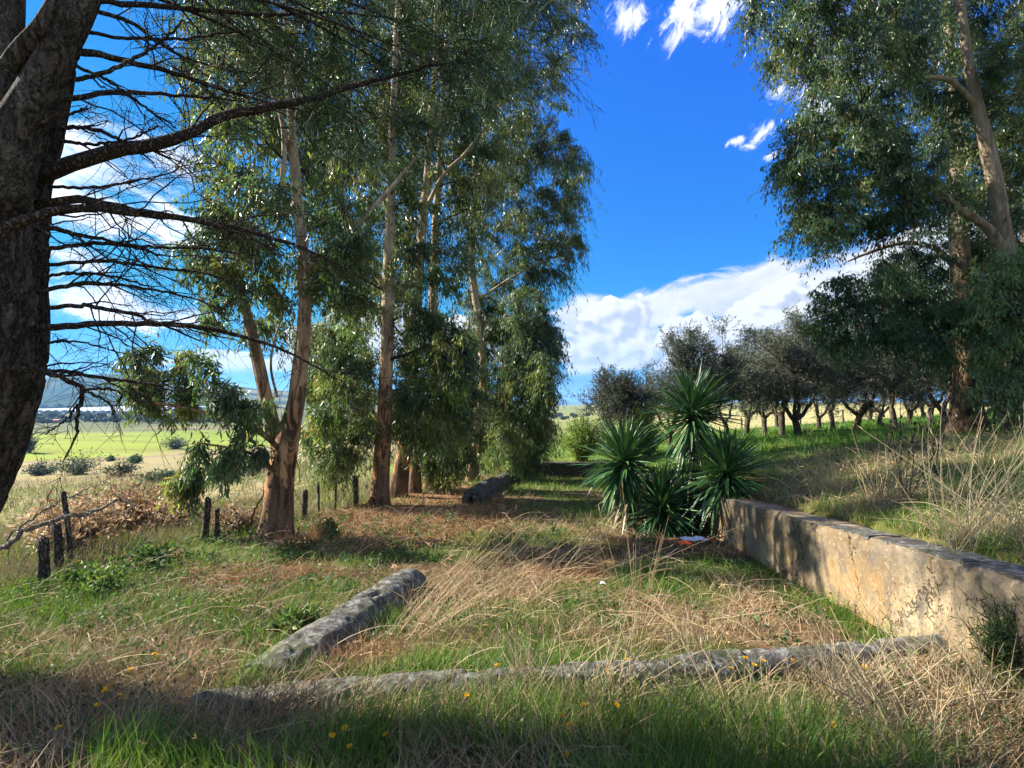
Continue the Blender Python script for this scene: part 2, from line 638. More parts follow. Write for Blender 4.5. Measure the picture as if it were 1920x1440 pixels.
M_EUC = bark_euc()
M_GREYEUC = bark_euc('grey_eucalyptus_bark', (.19, .12, .065), (.30, .20, .11), (.20, .155, .10), (.33, .26, .175))
def bark_pine():
    m, h, out = mat('pine_bark')
    p = obj(h)
    x, y, z = h.sep(p)
    warp = h.noise(p, 5, 4, .6, col=True)
    v = h.vm('ADD', h.xyz(x, y, h.mul(z, .22)), h.vm('MULTIPLY', h.vm('SUBTRACT', warp, (.5, .5, .5)), (.14, .14, .05)))
    a = h.m('ABSOLUTE', h.sub(h.noise(v, 17, 5, .6), .5))
    b = h.m('ABSOLUTE', h.sub(h.noise(v, 38, 5, .65), .5))
    n = h.noise(p, 70, 6, .7)
    n2 = h.noise(p, 3.5, 5, .6)
    ridge_ = h.add(h.step(a, .0, .11), h.mul(h.step(b, .0, .12), .6))
    c = h.mix(h.mul(ridge_, .62), (.024, .020, .016), (.20, .165, .135))
    c = h.mix(h.mul(h.step(n2, .5, .68), h.mul(h.step(n, .45, .6), .6)), c, (.30, .285, .25))
    c = h.mix(h.mul(h.step(n, .5, .35), .6), c, (.02, .016, .012))
    principled(h, out, c, .95, .08, h.bump(h.add(h.mul(ridge_, .6), h.mul(n, .4)), 1.0, .04))
    return m


M_PINE = bark_pine()
M_TWIG = bark_dark('twig_bark', (.035, .026, .020), (.13, .10, .075), (.2, .19, .16), 3, .5, .3)
M_OLIVEBARK = bark_dark('olive_bark', (.045, .035, .028), (.19, .145, .11), (.25, .22, .19), 1.3, .4, .3)
M_BIGBARK = bark_dark('old_bark', (.07, .05, .035), (.30, .215, .14), (.36, .29, .2), .6, .3, .5)
M_POST = bark_dark('weathered_post', (.03, .026, .022), (.15, .125, .10), (.26, .24, .2), 2.4, .12, .4)
M_BLEACHED = bark_dark('bleached_wood', (.16, .13, .10), (.42, .36, .29), (.5, .46, .4), 3, .3, .3)


def ground_mat():
    m, h, out = mat('earth_and_turf')
    p = pos(h)
    c = attr_col(h)
    n1 = h.noise(p, 3.1, 8, .65, .3)
    n2 = h.noise(p, .21, 6, .6, .4)
    n3 = h.noise(p, 26, 5, .65)
    n4 = h.noise(p, .012, 7, .62, .3)
    c = h.mix(h.step(n1, .3, .72), h.mix(1, c, (.55, .5, .45), 'MULTIPLY'), h.mix(1, c, (1.35, 1.28, 1.15), 'MULTIPLY'))
    c = h.mix(h.mul(h.step(n3, .42, .7), .45), c, h.mix(1, c, (1.5, 1.35, 1.2), 'MULTIPLY'))
    c = h.mix(h.mul(h.step(n2, .44, .66), .55), c, h.mix(1, c, (1.3, 1.0, .75), 'MULTIPLY'))
    px_, py_, pz_ = h.sep(p)
    n5 = h.noise(h.xyz(h.mul(px_, .015), h.mul(py_, .075), 0.0), 1.0, 8, .68, .6)
    away = h.step(py_, 45, 120)
    c = h.mix(h.mul(h.mul(h.step(n5, .47, .60), away), .75), c, h.mix(1, c, (.72, .58, .8), 'MULTIPLY'))
    n6 = h.noise(h.xyz(h.mul(px_, .08), h.mul(py_, .4), 0.0), 1.0, 6, .7, .4)
    c = h.mix(h.mul(h.mul(h.step(n6, .50, .64), away), .5), c, h.mix(1, c, (1.4, 1.25, 1.2), 'MULTIPLY'))
    c = h.mix(h.mul(h.step(n4, .46, .62), .6), c, h.mix(1, c, (.62, .72, .62), 'MULTIPLY'))
    principled(h, out, c, .95, .1, h.bump(h.add(h.mul(n1, .6), h.mul(n3, .4)), .7, .05))
    return m


def hill_mat():
    m, h, out = mat('wooded_hill')
    p = pos(h)
    x, y, z = h.sep(p)
    n1 = h.noise(p, .0042, 7, .62, .6)
    n2 = h.noise(p, .03, 5, .65)
    n3 = h.noise(h.xyz(x, y, h.mul(z, 4)), .0018, 5, .55, .8)
    c = h.mix(h.step(n3, .46, .6), (.030, .045, .022), (.17, .16, .075))
    c = h.mix(h.step(n1, .50, .60), c, (.022, .036, .018))
    c = h.mix(h.mul(h.step(n2, .45, .65), .5), c, (.05, .07, .03))
    principled(h, out, c, 1, .0)
    return m


def plaster():
    m, h, out = mat('cracked_ochre_plaster')
    p = pos(h)
    x, y, z = h.sep(p)
    n_big = h.noise(p, 1.5, 6, .6, .5)
    n_mid = h.noise(p, 4.2, 7, .65, .3)
    n_fin = h.noise(p, 30, 6, .65)
    streak = h.noise(h.xyz(h.mul(x, 6), h.mul(y, 6), h.mul(z, 1.0)), 1.6, 5, .6)
    c = h.mix(h.step(n_big, .36, .62), (.33, .225, .11), (.44, .36, .225))
    c = h.mix(h.mul(h.step(n_mid, .50, .66), .75), c, (.22, .19, .15))
    c = h.mix(h.mul(h.step(streak, .50, .68), .6), c, (.17, .145, .105))
    # stain running down from the top edge
    a = h.n('ShaderNodeAttribute', attribute_name='col')
    hh = h.sep(a.outputs['Color'])[0]
    dark = h.mul(h.step(h.add(hh, h.mul(h.sub(n_mid, .5), .9)), .55, .95), .6)
    c = h.mix(dark, c, (.12, .10, .075))
    # flakes come off in the middle of the wall
    fl = h.voro(h.vm('ADD', p, h.vm('MULTIPLY', h.noise(p, 7, 3, .5, col=True), (.12, .12, .12))), 30, 'F1')
    flake = h.mul(h.step(fl, .26, .20), h.step(h.noise(p, 2.4, 3, .5), .50, .56))
    c = h.mix(flake, c, (.16, .135, .11))
    cr = h.voro(h.vm('ADD', p, h.vm('MULTIPLY', h.noise(p, 3, 7, .7, col=True), (.8, .8, .8))), 1.3, 'DISTANCE_TO_EDGE')
    crack = h.mul(h.step(cr, .012, .003), h.step(h.noise(p, 1.3, 3, .5), .45, .53))
    c = h.mix(crack, c, (.025, .02, .016))
    pit = h.noise(p, 55, 5, .75)
    c = h.mix(h.mul(h.step(pit, .56, .64), .55), c, (.12, .10, .075))
    c = h.mix(h.mul(h.step(n_fin, .52, .7), .45), c, (.58, .50, .36))
    c = h.mix(1.0, c, (.74, .70, .66), 'MULTIPLY')
    c = h.mix(h.mul(h.step(h.noise(p, 2.6, 8, .7, .6), .50, .62), .55), c, (.115, .105, .088))
    hgt = h.sub(h.add(h.mul(n_mid, .5), h.mul(n_fin, .25)), h.add(h.mul(crack, 1.0), h.mul(flake, .25)))
    principled(h, out, c, .92, .1, h.bump(hgt, .9, .03))
    return m


def concrete(name, dark=0.0, moss=.35):
    m, h, out = mat(name)
    p = pos(h)
    n1 = h.noise(p, 3.2, 6, .6, .4)
    n2 = h.noise(p, 16, 7, .7)
    n3 = h.noise(p, 60, 4, .65)
    v = h.voro(h.vm('ADD', p, h.vm('MULTIPLY', h.noise(p, 12, 3, .5, col=True), (.06, .06, .06))), 24, 'F1')
    c = h.mix(h.step(n1, .35, .65), (.06, .056, .048), (.115, .108, .094))
    c = h.mix(h.mul(h.step(n2, .50, .62), .8), c, (.26, .26, .235))
    c = h.mix(h.mul(h.step(v, .30, .2), h.step(n1, .46, .56)), c, (.19, .22, .19))
    c = h.mix(h.mul(h.step(n2, .48, .36), .9), c, (.045, .04, .035))
    c = h.mix(h.mul(h.step(n3, .55, .7), .5), c, (.03, .028, .025))
    c = h.mix(h.mul(h.step(h.noise(p, 2.1, 6, .65), .50, .60), moss * 1.5), c, (.085, .095, .035))
    if dark: c = h.mix(dark, c, (.022, .02, .018))
    principled(h, out, c, .95, .1, h.bump(h.add(h.mul(n2, .7), h.mul(n3, .5)), 1.0, .025))
    return m


M_GROUND = ground_mat()
M_HILL = hill_mat()
M_PLASTER = plaster()
M_CONC = concrete('lichened_concrete')
M_CONCDARK = concrete('blackened_concrete', .72, .2)
M_CONCMOSS = concrete('mossy_concrete', .4, .5)
M_SLAB = concrete('weathered_slab', .0, .3)


def simple(name, colour, rough=.8, spec=.3, nscale=20, var=.25, bumpd=.0):
    m, h, out = mat(name)
    n = h.noise(obj(h), nscale, 5, .6)
    c = h.mix(h.step(n, .3, .7), tuple(v * (1 - var) for v in colour), tuple(min(1, v * (1 + var)) for v in colour))
    principled(h, out, c, rough, spec, h.bump(n, .5, bumpd) if bumpd else None)
    return m


# ------------------------------------------------------------------ terrain
def kerb_x(y): return -1.49 + 0.1 * (np.asarray(y, float) - 3.1)
def wall_x(y): return 2.72 + 0.06 * (np.asarray(y, float) - 2.8)
def fence_x(y): return np.where(np.asarray(y) < 20, -4.6 + .2 * (np.asarray(y, float) - 5), -1.6 + .1 * (np.asarray(y, float) - 20))


FAR_Y = 20.8


def height(x, y):
    x = np.asarray(x, float); y = np.asarray(y, float)
    r = np.hypot(x, y)
    yc = np.clip(y, -6, 40)
    pl = .165 - .066 * yc
    fw = np.maximum(-.70 - .03 * (y - 21), -12)
    inside = (x > kerb_x(y)) & (x < wall_x(y) + .2)
    wide = sstep(y, 19.5, 25)
    base = np.where(inside, np.where(y < FAR_Y + .2, pl, fw), pl * (1 - wide) + fw * wide)
    # upland on the right
    ry = np.where(y < 100, y, 100 + .45 * (y - 100))
    rt = .4475 + .1125 * np.minimum(x, 8) + .062 * np.clip(x - 8, 0, 120) - .045 * np.clip(ry, -5, 1e9) - .026 * np.clip(ry - 10, 0, 15)
    wx = wall_x(np.clip(y, -5, FAR_Y))
    at_wall = .4475 + .1125 * wx - .045 * np.clip(ry, -5, 1e9) - .026 * np.clip(ry - 10, 0, 15)
    rt = rt - (at_wall - (.655 - .078 * (np.clip(y, -5, 24) - 2.8))) * np.exp(-np.maximum(x - wx, 0) / 1.6) * (1 - sstep(y, 20, 30))
    rt = np.maximum(rt, -12 + .03 * np.clip(x, 0, 400))
    wr = sstep(x, wall_x(np.clip(y, -5, FAR_Y)) + .20, wall_x(np.clip(y, -5, FAR_Y)) + .36)
    wf = sstep(x, 2 + .05 * y, 7 + .12 * y)
    k = sstep(y, FAR_Y - .5, FAR_Y + 2.5)
    wt = wr * (1 - k) + wf * k
    z = base * (1 - wt) + rt * wt
    # valley on the left
    dl = np.maximum(fence_x(np.clip(y, -6, 60)) - x, 0)
    drop = np.interp(dl, [0, 2, 9, 23, 50, 95, 200, 4000], [0, .12, 1.0, 2.6, 4.6, 7.2, 10, 14])
    z = z - drop * (x < 0)
    z = np.maximum(z, -12 + 0 * x)
    z = z + np.clip(r - 620, 0, 400) * .016
    # earth has built up in the corner before the front kerb
    z = z + .13 * sstep(x, 1.6, 2.6) * (1 - sstep(y, 3.0, 3.55)) * (x < wall_x(np.clip(y, -5, FAR_Y)) + .1) * (y > -4)
    # small unevenness
    amp = .05 + .10 * sstep(r, 6, 25) + .5 * sstep(r, 40, 200)
    sc = np.where(r < 25, 1.0, 1.0)
    z = z + amp * (fbm(x * 1.1 * sc, y * 1.1 * sc, 3, 4) - .5) + 1.2 * sstep(r, 60, 250) * (fbm(x * .03, y * .03, 8, 3) - .5)
    return z


def G(px, py):
    """where the line of sight through (px, py) meets the ground"""
    r = ray(px, py)
    prev = 1.5
    for t in np.concatenate([np.arange(1.5, 40, .05), np.arange(40, 200, .5), np.geomspace(200, 3000, 400)]):
        q = r * t
        if q[2] + EYE < height(q[0], q[1]):
            lo, hi = prev, t
            for _ in range(18):
                m_ = .5 * (lo + hi); q = r * m_
                if q[2] + EYE < height(q[0], q[1]): hi = m_
                else: lo = m_
            q = r * hi
            return np.array([q[0], q[1], float(height(q[0], q[1]))])
        prev = t
    return np.array([r[0] * 300, r[1] * 300, float(height(r[0] * 300, r[1] * 300))])


def patch(x, y, items):
    v = np.zeros(np.shape(x))
    for (cx, cy, rx, ry) in items:
        d_ = np.sqrt(((x - cx) / rx) ** 2 + ((y - cy) / ry) ** 2)
        v = np.maximum(v, 1 - sstep(d_, .5, 1.2))
    return v


def gp(px, py, rx, ry):
    q = G(px, py)
    return (q[0], q[1], rx, ry)


GREEN_SPOTS = [gp(1250, 1085, .75, .9), gp(1050, 905, 1.3, 3.5), gp(1100, 960, .9, 1.6), gp(1400, 1060, .9, .8), gp(1520, 1130, .35, .8), gp(1640, 1195, .25, .5),
               gp(600, 1110, .5, .5), gp(860, 1040, .5, .6), gp(360, 1065, .3, .3), gp(1150, 1390, .9, .4), gp(900, 1340, .6, .3), gp(1400, 1400, .8, .35),
               gp(700, 1400, .4, .25), gp(280, 1420, .3, .2), gp(1100, 1150, .3, .3), gp(1160, 1180, .25, .3), gp(680, 905, 1.0, 1.2)]
LITTER_SPOTS = [gp(800, 960, 2.3, 3.6), gp(700, 1010, 1.6, 1.0), gp(850, 930, 1.3, 3.0), gp(480, 1080, .9, .6), gp(1060, 1080, .5, .4), gp(1290, 1010, .8, .6), gp(680, 1240, .3, .3), gp(1400, 1040, .6, .4)]
STRAW_SPOTS = [gp(900, 1120, .9, .9), gp(1000, 1060, 1.0, 1.2), gp(830, 1200, .5, .4), gp(1200, 1180, .9, .5), gp(1350, 1170, .7, .4), gp(980, 990, .9, .8), gp(450, 1380, .7, .3),
               gp(1600, 930, 1.2, .5), gp(1700, 950, .9, .5), gp(1880, 990, .6, .6), gp(1750, 830, 3.0, 1.5), gp(1850, 850, 2.5, 1.6), gp(1400, 1330, .7, .25), gp(1750, 1340, .7, .35), gp(180, 1220, 1.1, .5)]


def cover(x, y):
    """how much green growth, straw and bark litter lies at a spot (0..1 each)"""
    n = fbm(x * .9, y * .9, 21, 4); n2 = fbm(x * .35, y * .35, 33, 3)
    right = x > wall_x(np.clip(y, -5, FAR_Y))
    g_ = sstep(n + .22 * (n2 - .5), .40, .56)
    g_ = np.maximum(g_ * .9, patch(x, y, GREEN_SPOTS) * (.75 + .4 * n))
    g_ = np.where(right & (y > 1), np.maximum(g_, .35 + sstep(n2, .3, .5) * .6), g_)
    g_ = np.where((y < 3.1) & (x > -.8), np.maximum(g_, sstep(n, .35, .5)), g_)
    s_ = np.maximum(sstep(fbm(x * 1.3, y * 1.3, 55, 3), .46, .62) * .7, patch(x, y, STRAW_SPOTS))
    l_ = patch(x, y, LITTER_SPOTS) * np.where(right, .15, 1)
    g_ = g_ * (1 - .75 * l_) * (1 - .5 * patch(x, y, STRAW_SPOTS))
    return np.clip(g_, 0, 1), np.clip(s_, 0, 1), np.clip(l_, 0, 1)


def cmix(f, a, b):
    f = np.asarray(f)[..., None]
    return a * (1 - f) + np.asarray(b, float) * f


def ground_col(x, y):
    r = np.hypot(x, y)
    g_, s_, l_ = cover(x, y)
    c = np.tile(np.array([.085, .055, .030]), (*np.shape(x), 1))
    c = cmix(s_ * .8, c, (.21, .155, .08))
    c = cmix(l_ * .8, c, (.18, .11, .06))
    c = cmix(g_ * .85, c, (.055, .085, .02))
    n = fbm(x * .05, y * .05, 71, 4); n1 = fbm(x * .012, y * .03, 91, 4)
    dl = fence_x(np.clip(y, -6, 60)) - x
    lf = sstep(dl, .5, 3)
    c = cmix(lf * sstep(r, 5, 9), c, (.115, .125, .045))
    c = cmix(lf * sstep(fbm(x * .25, y * .25, 14, 3), .42, .6) * .7, c, (.24, .20, .12))
    far_l = sstep(-x, 10, 25) * (y > 15)
    c = cmix(far_l * sstep(r, 40, 55), c, (.16, .165, .07))                     # rough pale pasture
    c = cmix(far_l * sstep(r, 60, 90) * .8, c, (.22, .205, .105))
    wob = r + 60 * (n - .5)
    c = cmix((x < 0) * sstep(wob, 165, 190) * (1 - sstep(wob, 330, 350)), c, (.17, .24, .025))   # bright crop
    c = cmix((x < 0) * sstep(wob, 330, 350) * sstep(n1, .4, .5), c, (.10, .13, .045))
    c = cmix((x < 0) * sstep(wob, 350, 420), c, (.085, .11, .04))
    c = cmix((x < 0) * sstep(r, 600, 1300) * .8, c, (.16, .15, .075))
    # right: orchard turf, then a straw-coloured field
    rt = sstep(x, 2.5 + .03 * y, 4.5 + .05 * y)
    turf = sstep(y, 7, 12) * rt
    c = cmix(turf * .85, c, (.075, .14, .022))
    edge = y - (35 + .36 * (x - 8)) + 5 * (n - .5)
    rs = rt * sstep(x, .19 * y - 2, .27 * y)
    c = cmix(rs * sstep(edge, 4, 8), c, (.27, .28, .13))
    c = cmix(rt * (1 - rs) * sstep(y, 30, 45), c, (.15, .20, .06))
    mid = (1 - rt) * (x > -6) * sstep(y, 20, 24)
    c = cmix(mid * .9, c, (.10, .17, .03))
    c = cmix(mid * sstep(y, 45, 60) * .8, c, (.22, .26, .10))
    c = cmix(sstep(y, 250, 400) * (x > -100) * (x < 400) * .7, c, (.17, .20, .08))
    return c


def axis(lo, hi, a, b, step, grow):
    mid = list(np.arange(a, b + 1e-6, step))
    up, s = [], step
    v = mid[-1]
    while v < hi:
        s *= grow; v += s; up.append(v)
    dn, s = [], step
    v = mid[0]
    while v > lo:
        s *= grow; v -= s; dn.append(v)
    return np.array(dn[::-1] + mid + up)


xs = axis(-9000, 9000, -6, 7, .11, 1.075)
ys = axis(-300, 12000, -1, 22, .16, 1.06)
X, Yg = np.meshgrid(xs, ys, indexing='ij')
Z = height(X, Yg)
g = Geo()
g.add(np.stack([X, Yg, Z], -1), None, grid_faces(len(xs), len(ys)), ground_col(X, Yg).reshape(-1, 3))
o = g.build('ground', M_GROUND, kind='structure')


def ridge(name, Y0, Y1, px0, px1, prof, seed, base=-8, nx=220, ny=26):
    """a range of hills: prof gives the skyline (px, py) at the distance where it stands highest"""
    g = Geo()
    pxs = np.linspace(px0, px1, nx)
    top = np.interp(pxs, [p[0] for p in prof], [p[1] for p in prof])
    Vs = []
    for j in range(ny):
        t = j / (ny - 1)
        Yd = Y0 + (Y1 - Y0) * t
        f = sstep(t, 0, .72) if t < .75 else 1 - .55 * sstep(t, .75, 1)
        xx = (pxs - 960) / 1000 * Yd
        zt = (760 - top) / 1000 * (Y0 + (Y1 - Y0) * .72) + EYE
        nz = fbm(xx * 5 / (Y1 - Y0), np.full(nx, Yd * 5 / (Y1 - Y0)), seed, 5) - .5
        z = base + (zt - base) * np.clip(f + .35 * nz * (f > .02) * (1 - abs(2 * t - 1)) , 0, 1.06)
        Vs.append(np.stack([xx, np.full(nx, Yd), z], -1))
    V = np.array(Vs)
    # rough wooded surface
    V[..., 2] += (fbm(V[..., 0] * .02, V[..., 1] * .02, seed + 5, 3) - .5) * (Y1 - Y0) * .008
    g.add(V, None, grid_faces(ny, nx)[:, ::-1])
    return g.build(name, M_HILL, kind='structure')


ridge('hills', 1250, 2600, -900, 690, [(-900, 690), (-300, 702), (0, 712), (60, 708), (130, 704), (180, 701), (230, 703), (270, 713), (330, 716), (380, 714), (430, 722), (480, 729), (540, 735), (600, 740), (690, 758)], 31, -4)
ridge('hills', 2200, 4200, 200, 1120, [(200, 730), (400, 731), (600, 738), (800, 748), (960, 757), (1000, 760), (1120, 768)], 37, -8)
ridge('mountains', 8200, 11400, 760, 1500, [(760, 764), (900, 758), (960, 755), (1000, 752), (1020, 748), (1042, 746), (1065, 751), (1090, 757), (1130, 757), (1200, 751), (1300, 753), (1500, 762)], 43, -10)

# air: an even, thin haze over the whole valley
hm, h, out = mat('valley_haze')
pv = h.n('ShaderNodeVolumePrincipled')
pv.inputs['Color'].default_value = (.26, .55, 1.0, 1)
pv.inputs['Density'].default_value = .00013
pv.inputs['Anisotropy'].default_value = .2
h.t.links.new(pv.outputs[0], out.inputs['Volume'])
g = Geo()
bx = np.array([[sx, sy, sz] for sx in (-12500, 12500) for sy in (-2500, 15500) for sz in (-16, 330)], float)
g.add(bx, None, [[0, 1, 3, 2], [4, 6, 7, 5], [0, 4, 5, 1], [2, 3, 7, 6], [0, 2, 6, 4], [1, 5, 7, 3]])
HAZE = g.build('haze', hm, smooth=False, kind='stuff')


# ------------------------------------------------------------------ walls and kerbs
def wall_body(name, label, pts, thick, ztop, zbot, matl, nu=140, nv=12, seed=1, side=1, rounded=False, bump_amp=.012, chip=.04):
    """an uneven masonry wall along pts (x, y); the front faces away from `side`"""
    th = thing(name, label, 'wall', (pts[0][0], pts[0][1], zbot(pts[0][0], pts[0][1])))
    p = spline(np.array([[a, b, 0.0] for a, b in pts]), nu)
    t = norm(np.gradient(p, axis=0)); nrm = np.stack([t[:, 1], -t[:, 0], 0 * t[:, 0]], -1) * side
    s = np.concatenate([[0], np.cumsum(np.linalg.norm(np.diff(p, axis=0), axis=1))])
    prof = []
    for k in range(nv):
        prof.append((0.0, k / (nv - 1)))
    for k in range(1, 6):
        prof.append((k / 5, 1.0))
    for k in range(1, 4):
        prof.append((1.0, 1 - k / 3))
    V, C = [], []
    for (q, hh) in prof:
        zt = ztop(p[:, 0], p[:, 1]); zb = zbot(p[:, 0], p[:, 1])
        cz = chip * (fbm(s * 3.1, np.full(nu, q * 3), seed + 4, 4) - .5) * (hh > .99)
        off = bump_amp * 2 * (fbm(s * 2.2, np.full(nu, hh * 2 + q * 5), seed, 4) - .5)
        off = off + np.where((hh > .99) & (q == 0), chip * .8 * sstep(fbm(s * 4.5, s * 0 + 3, seed + 9, 4), .5, .7), 0)
        V.append(np.stack([p[:, 0] + nrm[:, 0] * (q * thick + off), p[:, 1] + nrm[:, 1] * (q * thick + off), zb + (zt - zb) * hh + cz], -1))
        C.append(np.tile([hh if q == 0 else .3, 0, 0], (nu, 1)))
    g = Geo()
    V = np.array(V)
    F = grid_faces(len(prof), nu)
    if side < 0: F = F[:, ::-1]
    g.add(V, None, F, np.array(C).reshape(-1, 3))
    n0, n1 = np.arange(len(prof)) * nu, np.arange(len(prof)) * nu + nu - 1
    for e in (n0, n1):
        c = V.reshape(-1, 3)[e].mean(0)
        g.add(np.vstack([V.reshape(-1, 3)[e], c]), [[i, (i + 1) % len(e), len(e)] for i in range(len(e))], None, (.3, 0, 0))
    g.build('body', matl, th)
    th['kind'] = 'thing'
    return th


def wtop(x, y): return .66 - .078 * (np.asarray(y, float) - 2.8)
def wbot(x, y): return .165 - .066 * np.asarray(y, float) - .25


yy = [1.2, 2.8, 4.5, 6.5, 8.5, 12, 16, FAR_Y + .3]
RW = wall_body('retaining_wall', 'long ochre plastered retaining wall with cracks and grey flakes, holding the right bank', [(float(wall_x(v)), v) for v in yy], .36, wtop, wbot, M_PLASTER, 620, 20, 11, 1, chip=.055, bump_amp=.02)
# broken capping slabs lie on the near end of the wall
for k, (y0, y1) in enumerate([(1.3, 2.62), (2.65, 3.3), (3.33, 4.25), (4.3, 5.1)]):
    g = Geo()
    nu, nv = 40, 7
    Vt = []
    for i in range(nu):
        yv = y0 + (y1 - y0) * i / (nu - 1)
        for j in range(nv):
            e = .09 * (fbm(yv * 7, j * .9, 60 + k, 4) - .5)
            xx = float(wall_x(yv)) + .035 + .27 * j / (nv - 1) + (e if j in (0, nv - 1) else 0) + .012 * (vnoise(yv * 9, k, 3) - .5)
            Vt.append([xx, yv + .02 * (vnoise(j * .8, k, 7) - .5) * (i in (0, nu - 1)) * 2, float(wtop(xx, yv)) + .018 + .02 * (fbm(xx * 6, yv * 6, 5 + k, 3) - .5) - .03 * (k == 3) * (yv - y0)])
    Vt = np.array(Vt); Vb = Vt - [0, 0, .05]
    F = grid_faces(nu, nv)
    g.add(Vt, None, F); g.add(Vb, None, F[:, ::-1])
    rim = [i * nv for i in range(nu)] + [(nu - 1) * nv + j for j in range(1, nv)] + [i * nv + nv - 1 for i in range(nu - 2, -1, -1)] + [j for j in range(nv - 2, 0, -1)]
    g.add(np.vstack([Vt[rim], Vb[rim]]), None, [[i, (i + 1) % len(rim), len(rim) + (i + 1) % len(rim), len(rim) + i] for i in range(len(rim))])
    g.build('cap_slab', M_SLAB, RW, smooth=False)


def kerb(label, pts, wid, hgt, seed, matl=M_CONC, nu=230, end_drop=0.0):
    """a half-round concrete kerb along pts (x, y, height factor)"""
    z0 = float(height(pts[0][0], pts[0][1]))
    th = thing('concrete_kerb', label, 'kerb', (pts[0][0], pts[0][1], z0), 'half-round concrete kerbs round the terrace')
    p = spline(np.array(pts, float), nu)
    xy = p.copy(); xy[:, 2] = 0
    t = norm(np.gradient(xy, axis=0)); nrm = np.stack([t[:, 1], -t[:, 0], 0 * t[:, 0]], -1)
    s = np.concatenate([[0], np.cumsum(np.linalg.norm(np.diff(xy, axis=0), axis=1))])
    zb = height(p[:, 0], p[:, 1]) - .08
    zb = np.convolve(np.pad(zb, 60, 'edge'), np.ones(121) / 121, 'valid')
    V = []
    m = 31
    for k in range(m):
        a = math.pi * k / (m - 1)
        rr = 1 + .08 * (fbm(s * 2.6, np.full(nu, math.cos(a) * 1.5 + 4), seed, 4) - .5) + .13 * (fbm(s * 13, np.full(nu, a * 2.4), seed + 3, 4) - .5) - .09 * sstep(fbm(s * 6, np.full(nu, a * 1.6 + 9), seed + 7, 3), .58, .7)
        endr = np.clip(np.minimum(s, s[-1] - s) / .015, 0, 1) ** .5 * .08 + .92
        sq = abs(math.sin(a)) ** .5
        V.append(np.stack([p[:, 0] + nrm[:, 0] * math.cos(a) * wid / 2 * rr, p[:, 1] + nrm[:, 1] * math.cos(a) * wid / 2 * rr, zb + (.08 + hgt * p[:, 2] * endr) * sq * rr], -1))
    V = np.array(V)
    g = Geo()
    g.add(V, None, grid_faces(m, nu))
    for e in (0, nu - 1):
        ring = V[:, e]
        g.add(np.vstack([ring, ring.mean(0)]), [[i, i + 1, m] for i in range(m - 1)])
    g.build('body', matl, th)
    th['kind'] = 'thing'
    return th


kerb('raised grey kerb with pale lichen on the near left edge of the terrace', [(-1.47, 3.25, .7), (-1.30, 4.0, 1.0), (-1.12, 4.8, 1.12), (-1.0, 5.35, 1.1)], .37, .17, 3)
kerb('low kerb end half buried in straw, leftmost of the front row of kerbs', [(-1.72, 2.92, .7), (-1.0, 3.02, .9), (-.4, 3.1, 1), (.035, 3.135, .95)], .22, .115, 5)
kerb('middle kerb of the front row, with a dark red bark strip leaning on it', [(.05, 3.15, .85), (.5, 3.2, .95), (.94, 3.26, .9)], .23, .13, 7)
kerb('white and black blotched kerb running to the ochre wall, rightmost of the front row', [(.96, 3.28, .8), (1.3, 3.33, 1), (2.0, 3.42, 1), (2.8, 3.5, 1.15)], .24, .145, 9)
q0, q1 = G(893, 948), G(975, 880)
kerb('long mossy kerb along the far left edge of the terrace, beside the eucalyptus trunks', [(-.93, 12.2, 1.0), (-.72, 14, 1.05), (-.35, 17, 1.0), (.0, 19.6, 1), (.12, 20.6, 1)], .46, .36, 13, M_CONCMOSS)

FW = []
for lab, x0, x1, s_ in (('short black stained block of the far terrace wall, beside the mossy kerb', .0, .93, 3), ('long black stained far terrace wall with grass above, running behind the yuccas', .98, 3.9, 8)):
    FW.append(wall_body('terrace_wall', lab, [(x0, FAR_Y), ((x0 + x1) / 2, FAR_Y + .02), (x1, FAR_Y)], .34, lambda x, y: -.63 + 0 * np.asarray(x), lambda x, y: -1.45 + 0 * np.asarray(x), M_CONCDARK, 60, 9, s_, -1, chip=.05))
EUC_COLS = np.array([(.062, .105, .036), (.085, .130, .046), (.050, .088, .042), (.11, .15, .046), (.066, .100, .054), (.15, .175, .05)])


def skeleton(pts):
    return np.array(pts, float)


